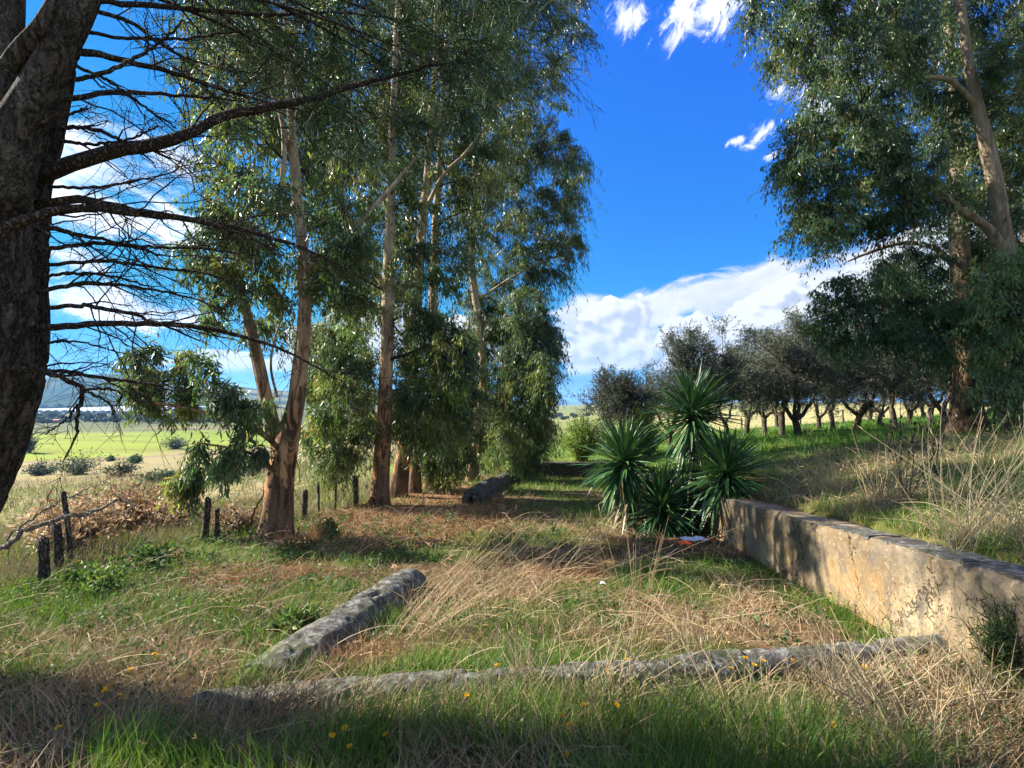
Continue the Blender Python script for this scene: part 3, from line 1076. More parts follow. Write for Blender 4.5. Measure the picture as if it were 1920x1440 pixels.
def grow_crown(root, mat_leaf, clumps, skel, rng, cols, leaf_len=.12, leaf_w=.029, twigs=20, per_twig=19, twig_len=.7, droop=.5, hang=.9,
               branch_r=.035, bark=M_TWIG, spread=.35, leaf_kind='leaves', brown=.02, jitter_r=1.0):
    """boughs reach from the trunk to every clump; twigs droop from there and carry the leaves"""
    gb, gl = Geo(), Geo()
    nodes = skel[:, :3].copy(); nr = skel[:, 3].copy()
    order = np.argsort([np.min(np.linalg.norm(nodes - c[:3], axis=1)) for c in clumps])
    base_z = root.location[2]
    S, D, L, K = [], [], [], []
    for ci in order:
        c = clumps[ci]; ctr, rad = c[:3], c[3]
        dv = ctr - nodes
        dist = np.linalg.norm(dv, axis=1)
        cost = dist + .9 * np.maximum(0, nodes[:, 2] - ctr[2] + .25 * dist) + .25 * np.maximum(0, 1.0 - (nodes[:, 2] - base_z))
        k = int(np.argmin(cost)); a = nodes[k]
        dd = dist[k]
        midp = a * .45 + ctr * .55 + np.array([0, 0, .16 * dd]) + rng.normal(size=3) * .06 * dd
        n = max(4, min(9, int(dd / .35) + 3))
        pts = spline([a, midp, ctr], n)
        pts[1:-1] += rng.normal(size=(n - 2, 3)) * .02 * dd
        r0 = min(nr[k] * .62, branch_r * (.35 + .45 * dd))
        rr = np.linspace(r0, max(.006, r0 * .28), n)
        tube(gb, pts, rr, 6, (1, 1, 1))
        nodes = np.vstack([nodes, pts[2:]]); nr = np.concatenate([nr, rr[2:]])
        m = max(3, int(twigs * (.7 + .6 * rng.random())))
        src = pts[rng.integers(max(1, n - 3), n, m)]
        dr = norm(rng.normal(size=(m, 3)) + .6 * norm(pts[-1] - pts[0])[None] + [0, 0, .15])
        S.append(src); D.append(dr); L.append(rad * (.55 + .75 * rng.random(m)) * twig_len / .7)
        young = np.array([1.3, 1.25, 1.1]) if ctr[2] - base_z < 4.2 and rng.random() < .6 else 1.0   # low clumps brightened in their leaf colour, as if better lit
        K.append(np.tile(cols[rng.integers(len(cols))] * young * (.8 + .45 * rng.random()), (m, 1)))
    S, D, L, K = map(np.concatenate, (S, D, L, K))
    N = len(S)
    tt = np.linspace(0, 1, 5)
    Pn = S[:, None] + D[:, None] * (L[:, None, None] * tt[None, :, None])
    Pn = Pn + rng.normal(size=Pn.shape) * .03 * tt[None, :, None]
    Pn[..., 2] -= droop * L[:, None] * tt[None] ** 2
    tubes(gb, Pn, np.linspace(.0065, .0022, 5), 3)
    # leaves
    M = per_twig
    t = .12 + .9 * rng.random((N, M))
    seg = np.clip((t * 4).astype(int), 0, 3); f = (t * 4 - seg)[..., None]
    ar = np.arange(N)[:, None]
    p0 = Pn[ar, seg] * (1 - f) + Pn[ar, seg + 1] * f
    td = norm(Pn[ar, seg + 1] - Pn[ar, seg])
    p0 = p0 + rng.normal(size=p0.shape) * spread * .12
    dl = td * .45 + rng.normal(size=p0.shape) * .5 + np.array([0, 0, -hang])
    cc = np.repeat(K[:, None], M, 1) * (.72 + .56 * rng.random((N, M, 1)))
    cc = cc * (1 + .12 * rng.normal(size=(N, M, 3)))
    br = rng.random((N, M)) < brown
    cc[br] = np.array([.20, .11, .045]) * (.7 + .6 * rng.random((br.sum(), 1)))
    ll = leaf_len * (.6 + .7 * rng.random(N * M))
    leaves(gl, p0.reshape(-1, 3), dl.reshape(-1, 3), ll, leaf_w * (.7 + .6 * rng.random(N * M)), np.clip(cc.reshape(-1, 3), .005, 1), rng)
    gb.build('branches', bark, root)
    gl.build(leaf_kind, mat_leaf, root, smooth=False, kind='stuff')
    return N * M


def px_line(pts, Y, n):
    """pts: (px, py, r[, Y]) -> smooth x, y, z, r rows"""
    rows = []
    for q in pts:
        yy_ = q[3] if len(q) > 3 else Y
        rows.append([*P(q[0], q[1], yy_), q[2]])
    return spline(rows, n)


def clumps_from(poly, n, sep, Y, dY, rad, rng, ypull=0.0):
    pp = poly_points(poly, n, rng, sep)
    out = []
    for q in pp:
        yv = Y + rng.uniform(-dY, dY)
        out.append([*P(q[0], q[1], yv), rad * (.75 + .5 * rng.random())])
    return out


def strips(root, line, gz, seed, flare):
    """ribbons of peeling bark hang off the lower trunk"""
    rng = np.random.default_rng(seed + 3)
    for k in range(9):
        i = int(rng.integers(4, 16)); c, r_ = line[i, :3], line[i, 3]
        a = rng.uniform(math.pi, 2 * math.pi) if k < 7 else rng.random() * 6.28
        L = rng.uniform(.2, .75); wd = rng.uniform(.018, .05)
        out = np.array([math.cos(a), math.sin(a), 0]); sd_ = np.array([-math.sin(a), math.cos(a), 0])
        V = []
        for j in range(6):
            t = j / 5
            p = c + out * (r_ * 1.05 + .09 * t * t * rng.uniform(.3, 1.2)) + np.array([0, 0, -L * t]) + sd_ * .03 * math.sin(t * 4 + k)
            for q in (-1, 0, 1):
                V.append(p + sd_ * q * wd * (1 - .6 * t) * .5 - out * abs(q) * .008)
        g = Geo(); g.add(V, None, grid_faces(6, 3), np.array([.20, .095, .045]) * rng.uniform(.45, 1.3))
        g.build('bark_strip', M_LITTER, root)


def eucalyptus(label, trunk, Y, limbs, crowns, seed, k=14, flare=1.35, leaf=.12, group='eucalyptus trees in a row along the fence', cols=EUC_COLS * 1.2, bark_m=None, **kw):
    rng = np.random.default_rng(seed)
    line = px_line(trunk, Y, 46)
    gz = float(height(line[0, 0], line[0, 1]))
    line[0, 2] = min(line[0, 2], gz)
    root = thing('eucalyptus_tree', label, 'tree', (line[0, 0], line[0, 1], gz), group)
    hgt = line[:, 2] - gz
    line[:, 3] *= 1 + (flare - 1) * np.exp(-np.maximum(hgt, 0) / .28)
    line[:, 0] += .03 * (fbm(hgt * 1.2, hgt * 0, seed, 3) - .5) * 2
    p0 = line[0].copy(); p0[2] -= .25; p0[3] *= 1.15
    line = np.vstack([p0, line])
    g = Geo()
    tube(g, line[:, :3], line[:, 3], k, rough=.13, seed=seed)
    g.build('trunk', bark_m or M_EUC, root)
    strips(root, line, gz, seed, flare)
    sk = [line[8:]]
    for lb in limbs:
        l2 = px_line(lb, Y, 30)
        g = Geo()
        tube(g, l2[:, :3], l2[:, 3], 10, rough=.12, seed=seed + 5)
        g.build('limb', bark_m or M_EUC, root)
        sk.append(l2)
    cl = []
    for (poly, n, sep, yc, dy, rad) in crowns:
        for c in clumps_from(poly, n, sep, yc, dy, rad, rng):
            sk0 = sk[0]
            j = int(np.argmin(np.abs(sk0[:, 2] / sk0[:, 1] - c[2] / c[1])))
            off = abs(sk0[j, 0] / sk0[j, 1] - c[0] / c[1]) * sk0[j, 1]
            if off < c[3] * .8 + .15 and -.5 < c[1] - yc + dy and c[1] < sk0[j, 1] + .2 and yc > Y - .7 and rng.random() < .85:
                f = (sk0[j, 1] + .35 + rng.random() * .9) / c[1]
                c = [c[0] * f, c[1] * f, EYE + (c[2] - EYE) * f, c[3] * f]
            cl.append(c)
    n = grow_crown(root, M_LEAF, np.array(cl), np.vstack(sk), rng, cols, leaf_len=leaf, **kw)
    return root


eucalyptus('forked eucalyptus with torn brown bark at its foot, nearest the camera, beside the leaning rod',
           [(514, 1008, .215), (520, 950, .20), (528, 880, .19), (540, 820, .17), (556, 760, .125), (563, 690, .11), (570, 620, .10), (572, 540, .092), (566, 440, .082), (555, 350, .074), (546, 250, .064), (540, 150, .055), (535, 40, .045), (530, -120, .035)], 8.0,
           [[(528, 850, .13), (510, 790, .10), (495, 730, .092), (480, 660, .082), (466, 600, .074), (452, 540, .062), (442, 480, .05), (430, 420, .035)],
            [(571, 505, .05), (600, 488, .048), (640, 450, .042), (700, 390, .036), (752, 330, .030), (792, 280, .02)],
            [(525, 400, .04, 7.6), (530, 230, .036, 7.4), (470, 100, .03, 7.2), (390, 10, .022, 7.0), (350, -60, .015, 6.9)],
            [(522, 835, .05), (470, 800, .04, 7.8), (400, 778, .03, 7.6), (330, 762, .022, 7.4), (270, 752, .014, 7.3)],
            [(505, 870, .03), (470, 850, .024, 7.7), (420, 838, .018, 7.5), (370, 830, .012, 7.4)],
            [(520, 745, .02), (508, 690, .018), (514, 640, .015), (530, 590, .010)]],
           [([(330, -120), (650, -120), (660, 300), (640, 480), (600, 540), (560, 500), (520, 400), (400, 420), (370, 330), (410, 250), (330, 120)], 74, 27, 8.2, 1.5, 0.50),
            ([(390, 400), (530, 420), (540, 620), (480, 640), (430, 560), (350, 480)], 18, 32, 7.8, .8, 0.34),
            ([(235, 650), (300, 610), (400, 690), (500, 760), (500, 850), (430, 880), (390, 920), (320, 915), (330, 850), (380, 830), (300, 790), (240, 740)],  21, 32, 7.5, .5, .26),
            ([(590, 480), (690, 430), (700, 560), (640, 600)], 13, 27, 8.3, .8, 0.32)], 101, twigs=20, per_twig=19, leaf=.125)

eucalyptus('straight eucalyptus with a smooth orange trunk, standing in the bark litter by the fence posts',
           [(711, 948, .195), (713, 900, .185), (717, 830, .172), (721, 760, .16), (724, 690, .15), (727, 600, .14), (729, 500, .125), (731, 430, .115), (735, 300, .095), (740, 150, .075), (745, 0, .055), (748, -120, .04)], 12.0, 
           [[(727, 560, .07), (690, 470, .05, 11.6), (650, 400, .04, 11.2), (620, 300, .03, 11), (600, 180, .02, 10.8)],
            [(718, 800, .04), (680, 740, .03, 11.6), (640, 700, .024, 11.3), (600, 680, .015, 11.2)]],
           [([(560, -120), (800, -120), (800, 400), (720, 520), (640, 500), (580, 300)], 75, 28, 12, 1.6, 0.64),
            ([(560, 470), (900, 460), (905, 640), (560, 640)], 20, 40, 12.6, 1.3, .5),
            ([(585, 620), (640, 590), (700, 640), (702, 780), (690, 870), (640, 905), (580, 890), (555, 800), (570, 700)], 44, 18, 11.4, .9, 0.44)], 202, twigs=23, per_twig=21, leaf=.13)

eucalyptus('leaning eucalyptus with peeled brown foot, second of the close group behind the orange trunk',
           [(744, 938, .22), (752, 880, .20), (764, 800, .175), (772, 700, .15), (778, 600, .14), (786, 500, .13), (793, 420, .125), (801, 330, .105), (808, 220, .085), (818, 60, .06), (824, -120, .04)], 13.8,
           [[(795, 400, .06), (830, 330, .045, 13.4), (870, 290, .035, 13.2), (900, 250, .02, 13)],
            [(768, 760, .05), (800, 700, .035, 13.2), (840, 660, .025, 12.9), (870, 640, .015, 12.8)]],
           [([(720, -120), (960, -120), (940, 300), (900, 520), (800, 560), (740, 440), (730, 200)], 84, 28, 13.8, 1.6, 0.68),
            ([(745, 640), (800, 590), (880, 620), (900, 720), (860, 820), (790, 850), (735, 800)], 52, 20, 13.0, .9, 0.48)], 303, twigs=23, per_twig=21, leaf=.13)

eucalyptus('slim dark eucalyptus trunk half hidden between two thicker ones in the close group',
           [(776, 931, .16), (778, 880, .15), (774, 800, .125), (768, 700, .11), (762, 600, .10), (764, 480, .09), (772, 350, .075), (784, 180, .055), (792, 0, .04)], 14.8, [],
           [([(640, 200), (760, 100), (790, 380), (760, 600), (660, 600)], 39, 30, 14.8, 1.0, 0.60)], 404, k=12, twigs=20, per_twig=19)

eucalyptus('stout short-looking eucalyptus trunk with shredded orange bark, furthest left of the shady end group',
           [(813, 918, .26), (818, 880, .235), (820, 820, .20), (815, 720, .17), (812, 600, .15), (814, 480, .13), (822, 350, .11), (832, 180, .085), (842, 0, .06), (850, -120, .04)], 16.2, 
           [[(818, 840, .10), (850, 780, .07, 15.9), (870, 700, .05, 15.7), (880, 600, .03, 15.6)]],
           [([(800, -120), (1000, -120), (980, 250), (900, 420), (820, 300)], 60, 28, 16.2, 1.5, 0.76),
            ([(770, 780), (860, 700), (890, 780), (880, 880), (840, 905), (780, 890)], 39, 19, 15.2, .6, 0.48)], 505, twigs=23, per_twig=21, leaf=.135)

eucalyptus('dark trunked eucalyptus with long weeping sprays, last of the row beside the mossy kerb',
           [(886, 906, .21), (891, 860, .19), (899, 780, .17), (906, 700, .155), (898, 600, .145), (884, 500, .135), (886, 420, .125), (900, 330, .11), (910, 240, .095), (918, 100, .075), (924, -60, .05)], 19.4,
           [[(888, 420, .07), (930, 350, .055), (975, 325, .045), (1010, 290, .03), (1040, 260, .02)],
            [(900, 640, .06), (950, 600, .045), (1000, 590, .03), (1030, 580, .02)],
            [(900, 560, .05), (960, 520, .04), (1020, 490, .03), (1070, 470, .02)],
            [(906, 720, .05), (950, 700, .04), (985, 690, .025)]],
           [([(860, -120), (1100, -120), (1100, 40), (1075, 110), (1050, 190), (1060, 240), (1095, 265), (1095, 330), (1065, 390), (1085, 450), (1090, 475), (1050, 505), (1030, 560), (960, 580), (880, 560), (850, 350)], 126, 27, 19.4, 1.9, 0.80),
            ([(940, 590), (1050, 600), (1035, 700), (1040, 800), (1010, 865), (940, 860)], 34, 20, 18.8, .9, .62),
            ([(960, 200), (1100, 270), (1095, 330), (1090, 480), (1040, 540), (960, 560), (940, 400)], 26, 28, 19.4, 1.2, .7),
            ([(880, 560), (1020, 570), (1042, 630), (1030, 690), (1035, 790), (1010, 850), (970, 870), (930, 850), (905, 880), (870, 830), (860, 700)], 120, 20, 19.0, 1.5, 0.68)], 606, twigs=27, per_twig=22, leaf=.16, droop=.8, hang=1.3)

# ------------------------------------------------------------------ big trees on the right bank
RCOLS = np.array([(.058, .115, .048), (.074, .134, .052), (.050, .098, .05), (.10, .15, .048), (.064, .108, .06)])
RC2 = np.array([(.080, .135, .048), (.14, .18, .05), (.095, .15, .06), (.064, .112, .054)])
RG = 'tall willowy trees on the right bank'
eucalyptus('thick buttressed trunk with pale bark on the right bank, beside the last olives',
           [(1810, 806, .40), (1812, 770, .33), (1812, 720, .27), (1806, 640, .245), (1802, 560, .23), (1800, 480, .215), (1795, 380, .19), (1790, 250, .15), (1782, 100, .10), (1775, -80, .06)], 13.0,
           [[(1803, 520, .07), (1760, 470, .06), (1700, 455, .05), (1640, 470, .04), (1590, 490, .02)],
            [(1804, 620, .08), (1740, 560, .06, 12.5), (1660, 560, .045, 12.2), (1580, 580, .03, 12), (1520, 600, .015, 11.9)]],
           [([(1500, 600), (1560, 520), (1640, 520), (1720, 560), (1700, 650), (1640, 640), (1560, 660)], 30, 27, 12.2, .7, 0.44),
            ([(1640, 500), (1740, 460), (1990, 470), (1990, 740), (1850, 730), (1780, 690), (1720, 680), (1690, 600)], 99, 22, 12.6, 1.4, 0.56),
            ([(1640, 60), (1990, 60), (1990, 470), (1740, 470), (1680, 300)], 54, 40, 13.4, 1.3, 0.64)], 707, k=18, flare=1.5, group=RG, bark_m=M_GREYEUC, cols=RCOLS, leaf=.115, twigs=25, per_twig=22)

eucalyptus('tall pale trunk leaning left at the right edge, with one long dark bough',
           [(1912, 800, .23), (1906, 700, .20), (1898, 580, .185), (1890, 490, .175), (1878, 430, .165), (1866, 350, .15), (1850, 270, .135), (1830, 190, .115), (1814, 110, .095), (1802, 20, .075), (1792, -100, .05)], 11.0,
           [[(1888, 480, .11), (1855, 430, .09), (1800, 392, .078), (1740, 346, .068), (1690, 310, .056), (1640, 280, .044), (1570, 262, .03), (1505, 250, .015)],
            [(1690, 312, .035), (1655, 240, .028), (1620, 190, .02), (1590, 160, .012)],
            [(1835, 205, .06), (1780, 150, .05, 10.7), (1700, 140, .04, 10.5), (1600, 70, .03, 10.3), (1540, 40, .02, 10.2)]],
           [([(1400, -120), (1700, -120), (1720, 120), (1640, 240), (1560, 200), (1440, 130), (1460, 80), (1400, 40)], 78, 30, 10.6, 1.2, 0.50),
            ([(1475, 240), (1530, 200), (1700, 240), (1740, 400), (1690, 420), (1560, 470), (1500, 440), (1480, 420), (1500, 370), (1462, 330)], 78, 25, 11, .9, 0.44),
            ([(1835, 520), (1900, 470), (2010, 470), (2010, 775), (1850, 765)], 26, 34, 10.2, .35, .5),
            ([(1700, -120), (1990, -120), (1990, 380), (1840, 430), (1730, 330)], 84, 33, 11.2, 1.6, 0.54)], 808, group=RG, bark_m=M_GREYEUC, cols=RC2, leaf=.11, twigs=25, per_twig=22)

eucalyptus('dark trunk in the deepest shade at the right edge, just behind the leaning pale one',
           [(1955, 815, .3), (1950, 740, .24), (1940, 600, .21), (1935, 450, .18), (1940, 250, .14), (1950, 0, .08)], 12.4, [],
           [([(1840, 560), (2060, 520), (2060, 770), (1870, 765)], 51, 24, 12.4, 1.2, 0.56), ([(1860, 100), (2150, 100), (2150, 560), (1870, 560)], 51, 44, 13, 1.5, 0.64)], 909, group=RG, bark_m=M_GREYEUC, cols=RCOLS, twigs=23, per_twig=21)

# ------------------------------------------------------------------ the near pine at the left edge
rng = np.random.default_rng(51)
PY = 3.0
trunk = [(-460, 1420, .40), (-300, 1150, .37), (-180, 980, .345), (-124, 880, .33), (-78, 780, .315), (-42, 690, .30), (-32, 600, .295), (-28, 500, .285), (-18, 400, .275), (8, 320, .225, 3.06), (52, 235, .175, 3.12), (94, 130, .120, 3.16), (124, 40, .088, 3.2), (156, -100, .075, 3.25), (150, -320, .12, 3.3), (170, -700, .07, 3.4)]
line = px_line(trunk, PY, 80)
gz = float(height(line[0, 0], line[0, 1]))
PINE = thing('pine_tree', 'huge dark pine trunk at the left edge with bare twiggy branches reaching right', 'tree', (line[0, 0], line[0, 1], gz))
if line[0, 2] > gz - .2: line = np.vstack([[line[0, 0] - .1, line[0, 1], gz - .3, .46], line])
g = Geo()
line = spline(line, 260)
tube(g, line[:, :3], line[:, 3], 72, rough=.10, seed=5)
# deep furrows between plates of bark
V = g.V[0]; nr_ = 260 * 72
cen = np.repeat(line[:, :3], 72, 0); od = norm(V[:nr_] - cen)
aa = np.tile(np.arange(72) / 72 * 2 * math.pi, 260); ss = np.repeat(np.concatenate([[0], np.cumsum(np.linalg.norm(np.diff(line[:, :3], axis=0), axis=1))]), 72)
aw = aa + .5 * (fbm(ss * 2.2, np.cos(aa) * 2 + 3, 12, 3) - .5)
fur = np.abs(2 * fbm(np.cos(aw) * 7 + 20, np.sin(aw) * 7 + ss * 1.6, 9, 3) - 1)
fur = np.minimum(fur, np.abs(2 * fbm(np.cos(aw) * 5 + 40, np.sin(aw) * 5 + ss * 3.5 + 7, 19, 3) - 1) * 1.4)
V[:nr_] += od * (np.clip(fur, 0, .22)[:, None] / .22 - .7) * .024
g.build('trunk', M_PINE, PINE)
pine_sk = [line[100::3]]
for pts in ([(-60, 420, .17, 2.86), (-5, 330, .15, 2.80), (48, 215, .100, 2.76), (96, 120, .080, 2.74), (144, 25, .070, 2.72), (176, -60, .065, 2.72), (230, -260, .06, 2.8), (280, -520, .04, 3.0)],
            [(-60, 330, .15, 3.0), (-28, 220, .125, 3.0), (-6, 120, .11, 3.0), (4, 0, .105, 3.0), (6, -140, .095, 3.0), (10, -400, .07, 3.1)],
            [(18, 128, .05, 2.7), (42, 92, .045, 2.68), (80, 48, .04, 2.66), (112, -10, .036, 2.66), (130, -60, .03, 2.66)]):
    l2 = px_line(pts, PY, 40)
    g = Geo(); tube(g, l2[:, :3], l2[:, 3], 22, rough=.12, seed=8)
    g.build('limb', M_PINE, PINE)
    pine_sk.append(l2)

BR = [  # px, py, radius in metres, distance
    [(70, 332, .045, 3.0), (120, 312, .042, 3.02), (200, 285, .038, 3.1), (290, 270, .036, 3.2), (350, 252, .034, 3.3), (430, 215, .032, 3.45), (510, 200, .028, 3.6), (580, 185, .024, 3.75), (650, 165, .02, 3.9), (760, 135, .014, 4.1), (880, 110, .006, 4.3)],
    [(60, 385, .026, 3.0), (110, 378, .024, 3.0), (160, 374, .024, 3.05), (250, 395, .022, 3.15), (350, 410, .019, 3.3), (450, 430, .016, 3.5), (560, 462, .012, 3.7), (640, 500, .008, 3.9), (720, 545, .004, 4.0)],
    [(-30, 470, .026, 2.6), (0, 440, .025, 2.6), (40, 415, .024, 2.62), (100, 397, .022, 2.66), (170, 390, .02, 2.75), (250, 400, .018, 2.85), (360, 413, .014, 3.0), (430, 432, .010, 3.1), (520, 470, .005, 3.2)],
    [(70, 470, .013, 3.0), (180, 457, .012, 3.1), (300, 464, .010, 3.2), (400, 468, .007, 3.3), (480, 480, .004, 3.4)],
    [(70, 497, .012, 3.0), (200, 490, .011, 3.1), (300, 502, .009, 3.2), (380, 512, .007, 3.3), (470, 545, .004, 3.4)],
    [(70, 548, .013, 3.0), (150, 532, .012, 3.05), (230, 535, .010, 3.15), (330, 552, .007, 3.25), (420, 580, .004, 3.35)],
    [(70, 578, .014, 3.0), (150, 574, .013, 3.05), (230, 585, .011, 3.1), (290, 604, .008, 3.2), (380, 640, .004, 3.3)],
    [(70, 615, .020, 3.0), (150, 609, .018, 3.0), (240, 606, .016, 3.1), (350, 611, .014, 3.2), (430, 625, .012, 3.3), (520, 652, .009, 3.5), (580, 682, .007, 3.6), (650, 720, .004, 3.8)],
    [(70, 694, .011, 3.0), (130, 697, .010, 3.0), (200, 710, .009, 3.1), (260, 716, .008, 3.15), (310, 728, .005, 3.2), (345, 750, .003, 3.25)],
    [(15, 690, .016, 2.66), (50, 692, .015, 2.66), (90, 700, .013, 2.68), (125, 712, .012, 2.7), (155, 730, .011, 2.72), (148, 765, .010, 2.72), (144, 800, .008, 2.72), (135, 835, .005, 2.72), (120, 862, .003, 2.72)],
    [(155, 731, .007, 2.72), (200, 729, .006, 2.8), (225, 740, .005, 2.85), (215, 765, .003, 2.85)],
    [(155, 731, .006, 2.72), (185, 745, .006, 2.76), (206, 758, .005, 2.8), (214, 778, .003, 2.8)],
    [(146, 757, .006, 2.72), (128, 782, .005, 2.7), (108, 800, .004, 2.68), (84, 815, .003, 2.66)],
    [(100, 190, .018, 3.1), (150, 182, .016, 3.1), (200, 174, .015, 3.2), (260, 174, .013, 3.3), (330, 178, .010, 3.4), (420, 186, .006, 3.6), (500, 195, .003, 3.7)],
    [(120, 95, .022, 3.1), (180, 100, .020, 3.15), (230, 113, .018, 3.2), (330, 138, .015, 3.4), (420, 168, .012, 3.6), (520, 198, .008, 3.8), (620, 215, .004, 4.0)],
    [(140, 55, .014, 3.2), (220, 70, .012, 3.3), (330, 74, .010, 3.5), (420, 62, .007, 3.7), (520, 55, .003, 3.9)],
    [(100, 148, .013, 2.8), (150, 146, .013, 2.85), (200, 135, .012, 2.9), (260, 105, .010, 3.0), (310, 72, .008, 3.1), (342, 38, .005, 3.15)],
    [(150, 0, .020, 3.1), (200, 3, .018, 3.15), (280, 10, .017, 3.3), (400, 20, .014, 3.6), (520, 28, .011, 3.9), (640, 24, .008, 4.2), (780, 40, .004, 4.5)],
    [(100, 240, .013, 3.1), (150, 239, .012, 3.1), (190, 246, .011, 3.15), (240, 272, .008, 3.2), (290, 305, .004, 3.3)],
    [(40, 436, .016, 3.0), (95, 428, .015, 3.0), (150, 440, .012, 3.05), (230, 458, .008, 3.15), (300, 480, .004, 3.2)],
    [(30, 250, .010, 2.75), (80, 230, .010, 2.75), (130, 215, .008, 2.8), (160, 203, .005, 2.8)],
    [(110, 265, .012, 3.1), (170, 270, .010, 3.15), (240, 262, .008, 3.25), (300, 235, .005, 3.35)],
    [(90, 350, .011, 3.0), (150, 352, .010, 3.05), (220, 345, .008, 3.15), (300, 330, .005, 3.3), (370, 300, .003, 3.4)],
    [(60, 520, .010, 3.0), (140, 512, .009, 3.05), (220, 520, .007, 3.1), (290, 540, .004, 3.2)],
    [(130, 120, .012, 3.15), (200, 150, .010, 3.2), (270, 200, .008, 3.3), (330, 240, .005, 3.4)],
    [(60, 655, .008, 3.0), (110, 640, .007, 3.0), (170, 645, .005, 3.05), (220, 660, .003, 3.1)],
    [(150, 15, .014, 3.05), (240, 40, .012, 3.2), (330, 100, .009, 3.4), (420, 130, .006, 3.6), (520, 140, .003, 3.8)],
]
NEED_S, NEED_D = [], []
for bi, pts in enumerate(BR):
    l2 = px_line(pts, PY, 34)
    l2[2:, :3] += (rng.normal(size=(32, 3)) * .0035)
    g = Geo()
    tube(g, l2[:, :3], l2[:, 3], 8, rough=.2, seed=bi)
    Lb = np.linalg.norm(l2[-1, :3] - l2[0, :3])
    big = 9 < bi < 13
    n2 = int(4 + Lb * (8 if not big else 3))
    idx = rng.integers(4, 33, n2)
    src = l2[idx, :3]
    tang = norm(np.gradient(l2[:, :3], axis=0))[idx]
    dr = norm(tang * .8 + rng.normal(size=(n2, 3)) * .55 + [0, 0, -.08])
    ln = (.18 + .55 * rng.random(n2)) * min(1, Lb / 1.0)
    t = np.linspace(0, 1, 8)
    Pn = src[:, None] + dr[:, None] * (ln[:, None, None] * t[None, :, None])
    wig = np.cumsum(rng.normal(size=Pn.shape) * .018, axis=1); wig[:, 0] = 0
    Pn = Pn + wig * ln[:, None, None] * 1.6
    Pn[..., 2] -= .28 * ln[:, None] * t[None] ** 2 * rng.uniform(-.4, 1.3, (n2, 1))
    r2 = np.minimum(l2[idx, 3] * .5, .0055)[:, None] * np.linspace(1, .35, 8)[None]
    tubes(g, Pn, np.maximum(r2, .0013), 4)
    # hooked hair-thin twiglets
    n3 = n2 * 7
    k = rng.integers(0, n2, n3); j = rng.integers(2, 8, n3)
    s3 = Pn[k, j]
    tg = norm(np.gradient(Pn, axis=1))[k, j]
    d3 = norm(tg * .5 + rng.normal(size=(n3, 3)) * .7 + [0, 0, -.1])
    l3 = .06 + .22 * rng.random(n3) * np.minimum(1, ln[k] / .4)
    t = np.linspace(0, 1, 6)
    P3 = s3[:, None] + d3[:, None] * (l3[:, None, None] * t[None, :, None])
    curl = norm(rng.normal(size=(n3, 3)) + [0, 0, -.7])
    P3 = P3 + curl[:, None] * (l3[:, None, None] * .55 * (t ** 2)[None, :, None])
    tubes(g, P3, np.linspace(.0016, .0009, 6), 3)
    g.build('branch', M_TWIG, PINE)
    if bi in (0, 13, 14, 15, 17, 26):
        sel = (src[:, 0] - l2[0, 0]) > .45 * (l2[-1, 0] - l2[0, 0])
        NEED_S.append(Pn[sel][:, 3:].reshape(-1, 3)); NEED_D.append(np.repeat(dr[sel], 5, 0))
# feathery needle sprays hang over the upper part of the view
NC = np.array([(.034, .070, .034), (.044, .085, .036), (.028, .058, .036), (.06, .095, .03)])
gl, gb = Geo(), Geo()
def needle_clumps(cl, per, ln=.17, wd=.0032):
    for c in cl:
        m = per
        nt_ = 9
        d0 = norm(rng.normal(size=(nt_, 3)) + [.7, .1, -.1])
        t = np.linspace(0, 1, 6)
        s0 = c[:3] + rng.normal(size=(nt_, 3)) * c[3] * .5
        Pn = s0[:, None] + d0[:, None] * (c[3] * 1.3 * t[None, :, None])
        Pn[..., 2] -= .35 * c[3] * t[None] ** 2
        tubes(gb, Pn, np.linspace(.0045, .0015, 6), 3)
        k = rng.integers(0, nt_, m); j = rng.integers(0, 6, m)
        dd = d0[k] * .6 + rng.normal(size=(m, 3)) * .45 + [0, 0, -.45]
        col = NC[rng.integers(len(NC))] * (.8 + .4 * rng.random((m, 1)))
        leaves(gl, Pn[k, j] + rng.normal(size=(m, 3)) * .03, dd, ln * (.6 + .7 * rng.random(m)), wd, col, rng, fold=.1)
ncl = clumps_from([(330, -60), (1020, -60), (1010, 110), (900, 210), (760, 250), (600, 240), (500, 190), (380, 90)], 46, 46, 4.3, .5, .24, rng)
needle_clumps(ncl, 260)
# crown overhead, out of the picture, that throws the shade on the foreground
over = []
for k in range(15):
    a = rng.random() * 2 * math.pi; rr_ = rng.random() ** .6 * 3.2
    over.append([-3.0 + rr_ * math.cos(a), 2.8 + rr_ * math.sin(a) * .9, 5.6 + rng.random() * 3.2, .55])
skp = np.vstack(pine_sk)
over = np.array(over)
for c in over:
    kx = int(np.argmin(np.linalg.norm(skp[:, :3] - c[:3], axis=1) + 2 * np.maximum(0, skp[:, 2] - c[2] + .6)))
    a = skp[kx, :3]
    pts = spline([a, (a + c[:3]) / 2 + [0, 0, .25], c[:3]], 8)
    tube(gb, pts, np.linspace(min(.05, skp[kx, 3] * .6), .012, 8), 6)
for c in ncl:
    # each spray hangs from a bough of its own that comes from the pine
    a = P(560 + (c[0] / c[1]) * 120, -130, 3.9) if c[2] > 4.1 else None
needle_clumps(over, 420, .2, .0045)
for c in ncl[::3]:
    a = skp[int(np.argmin(np.linalg.norm(skp[:, :3] - np.array([-2.4, 3.1, c[2] + .3]), axis=1))), :3]
    pts = spline([a, (a + np.array(c[:3])) / 2 + [0, 0, .12], np.array(c[:3])], 12)
    tube(gb, pts, np.linspace(.016, .004, 12), 5)
gb.build('boughs', M_TWIG, PINE)
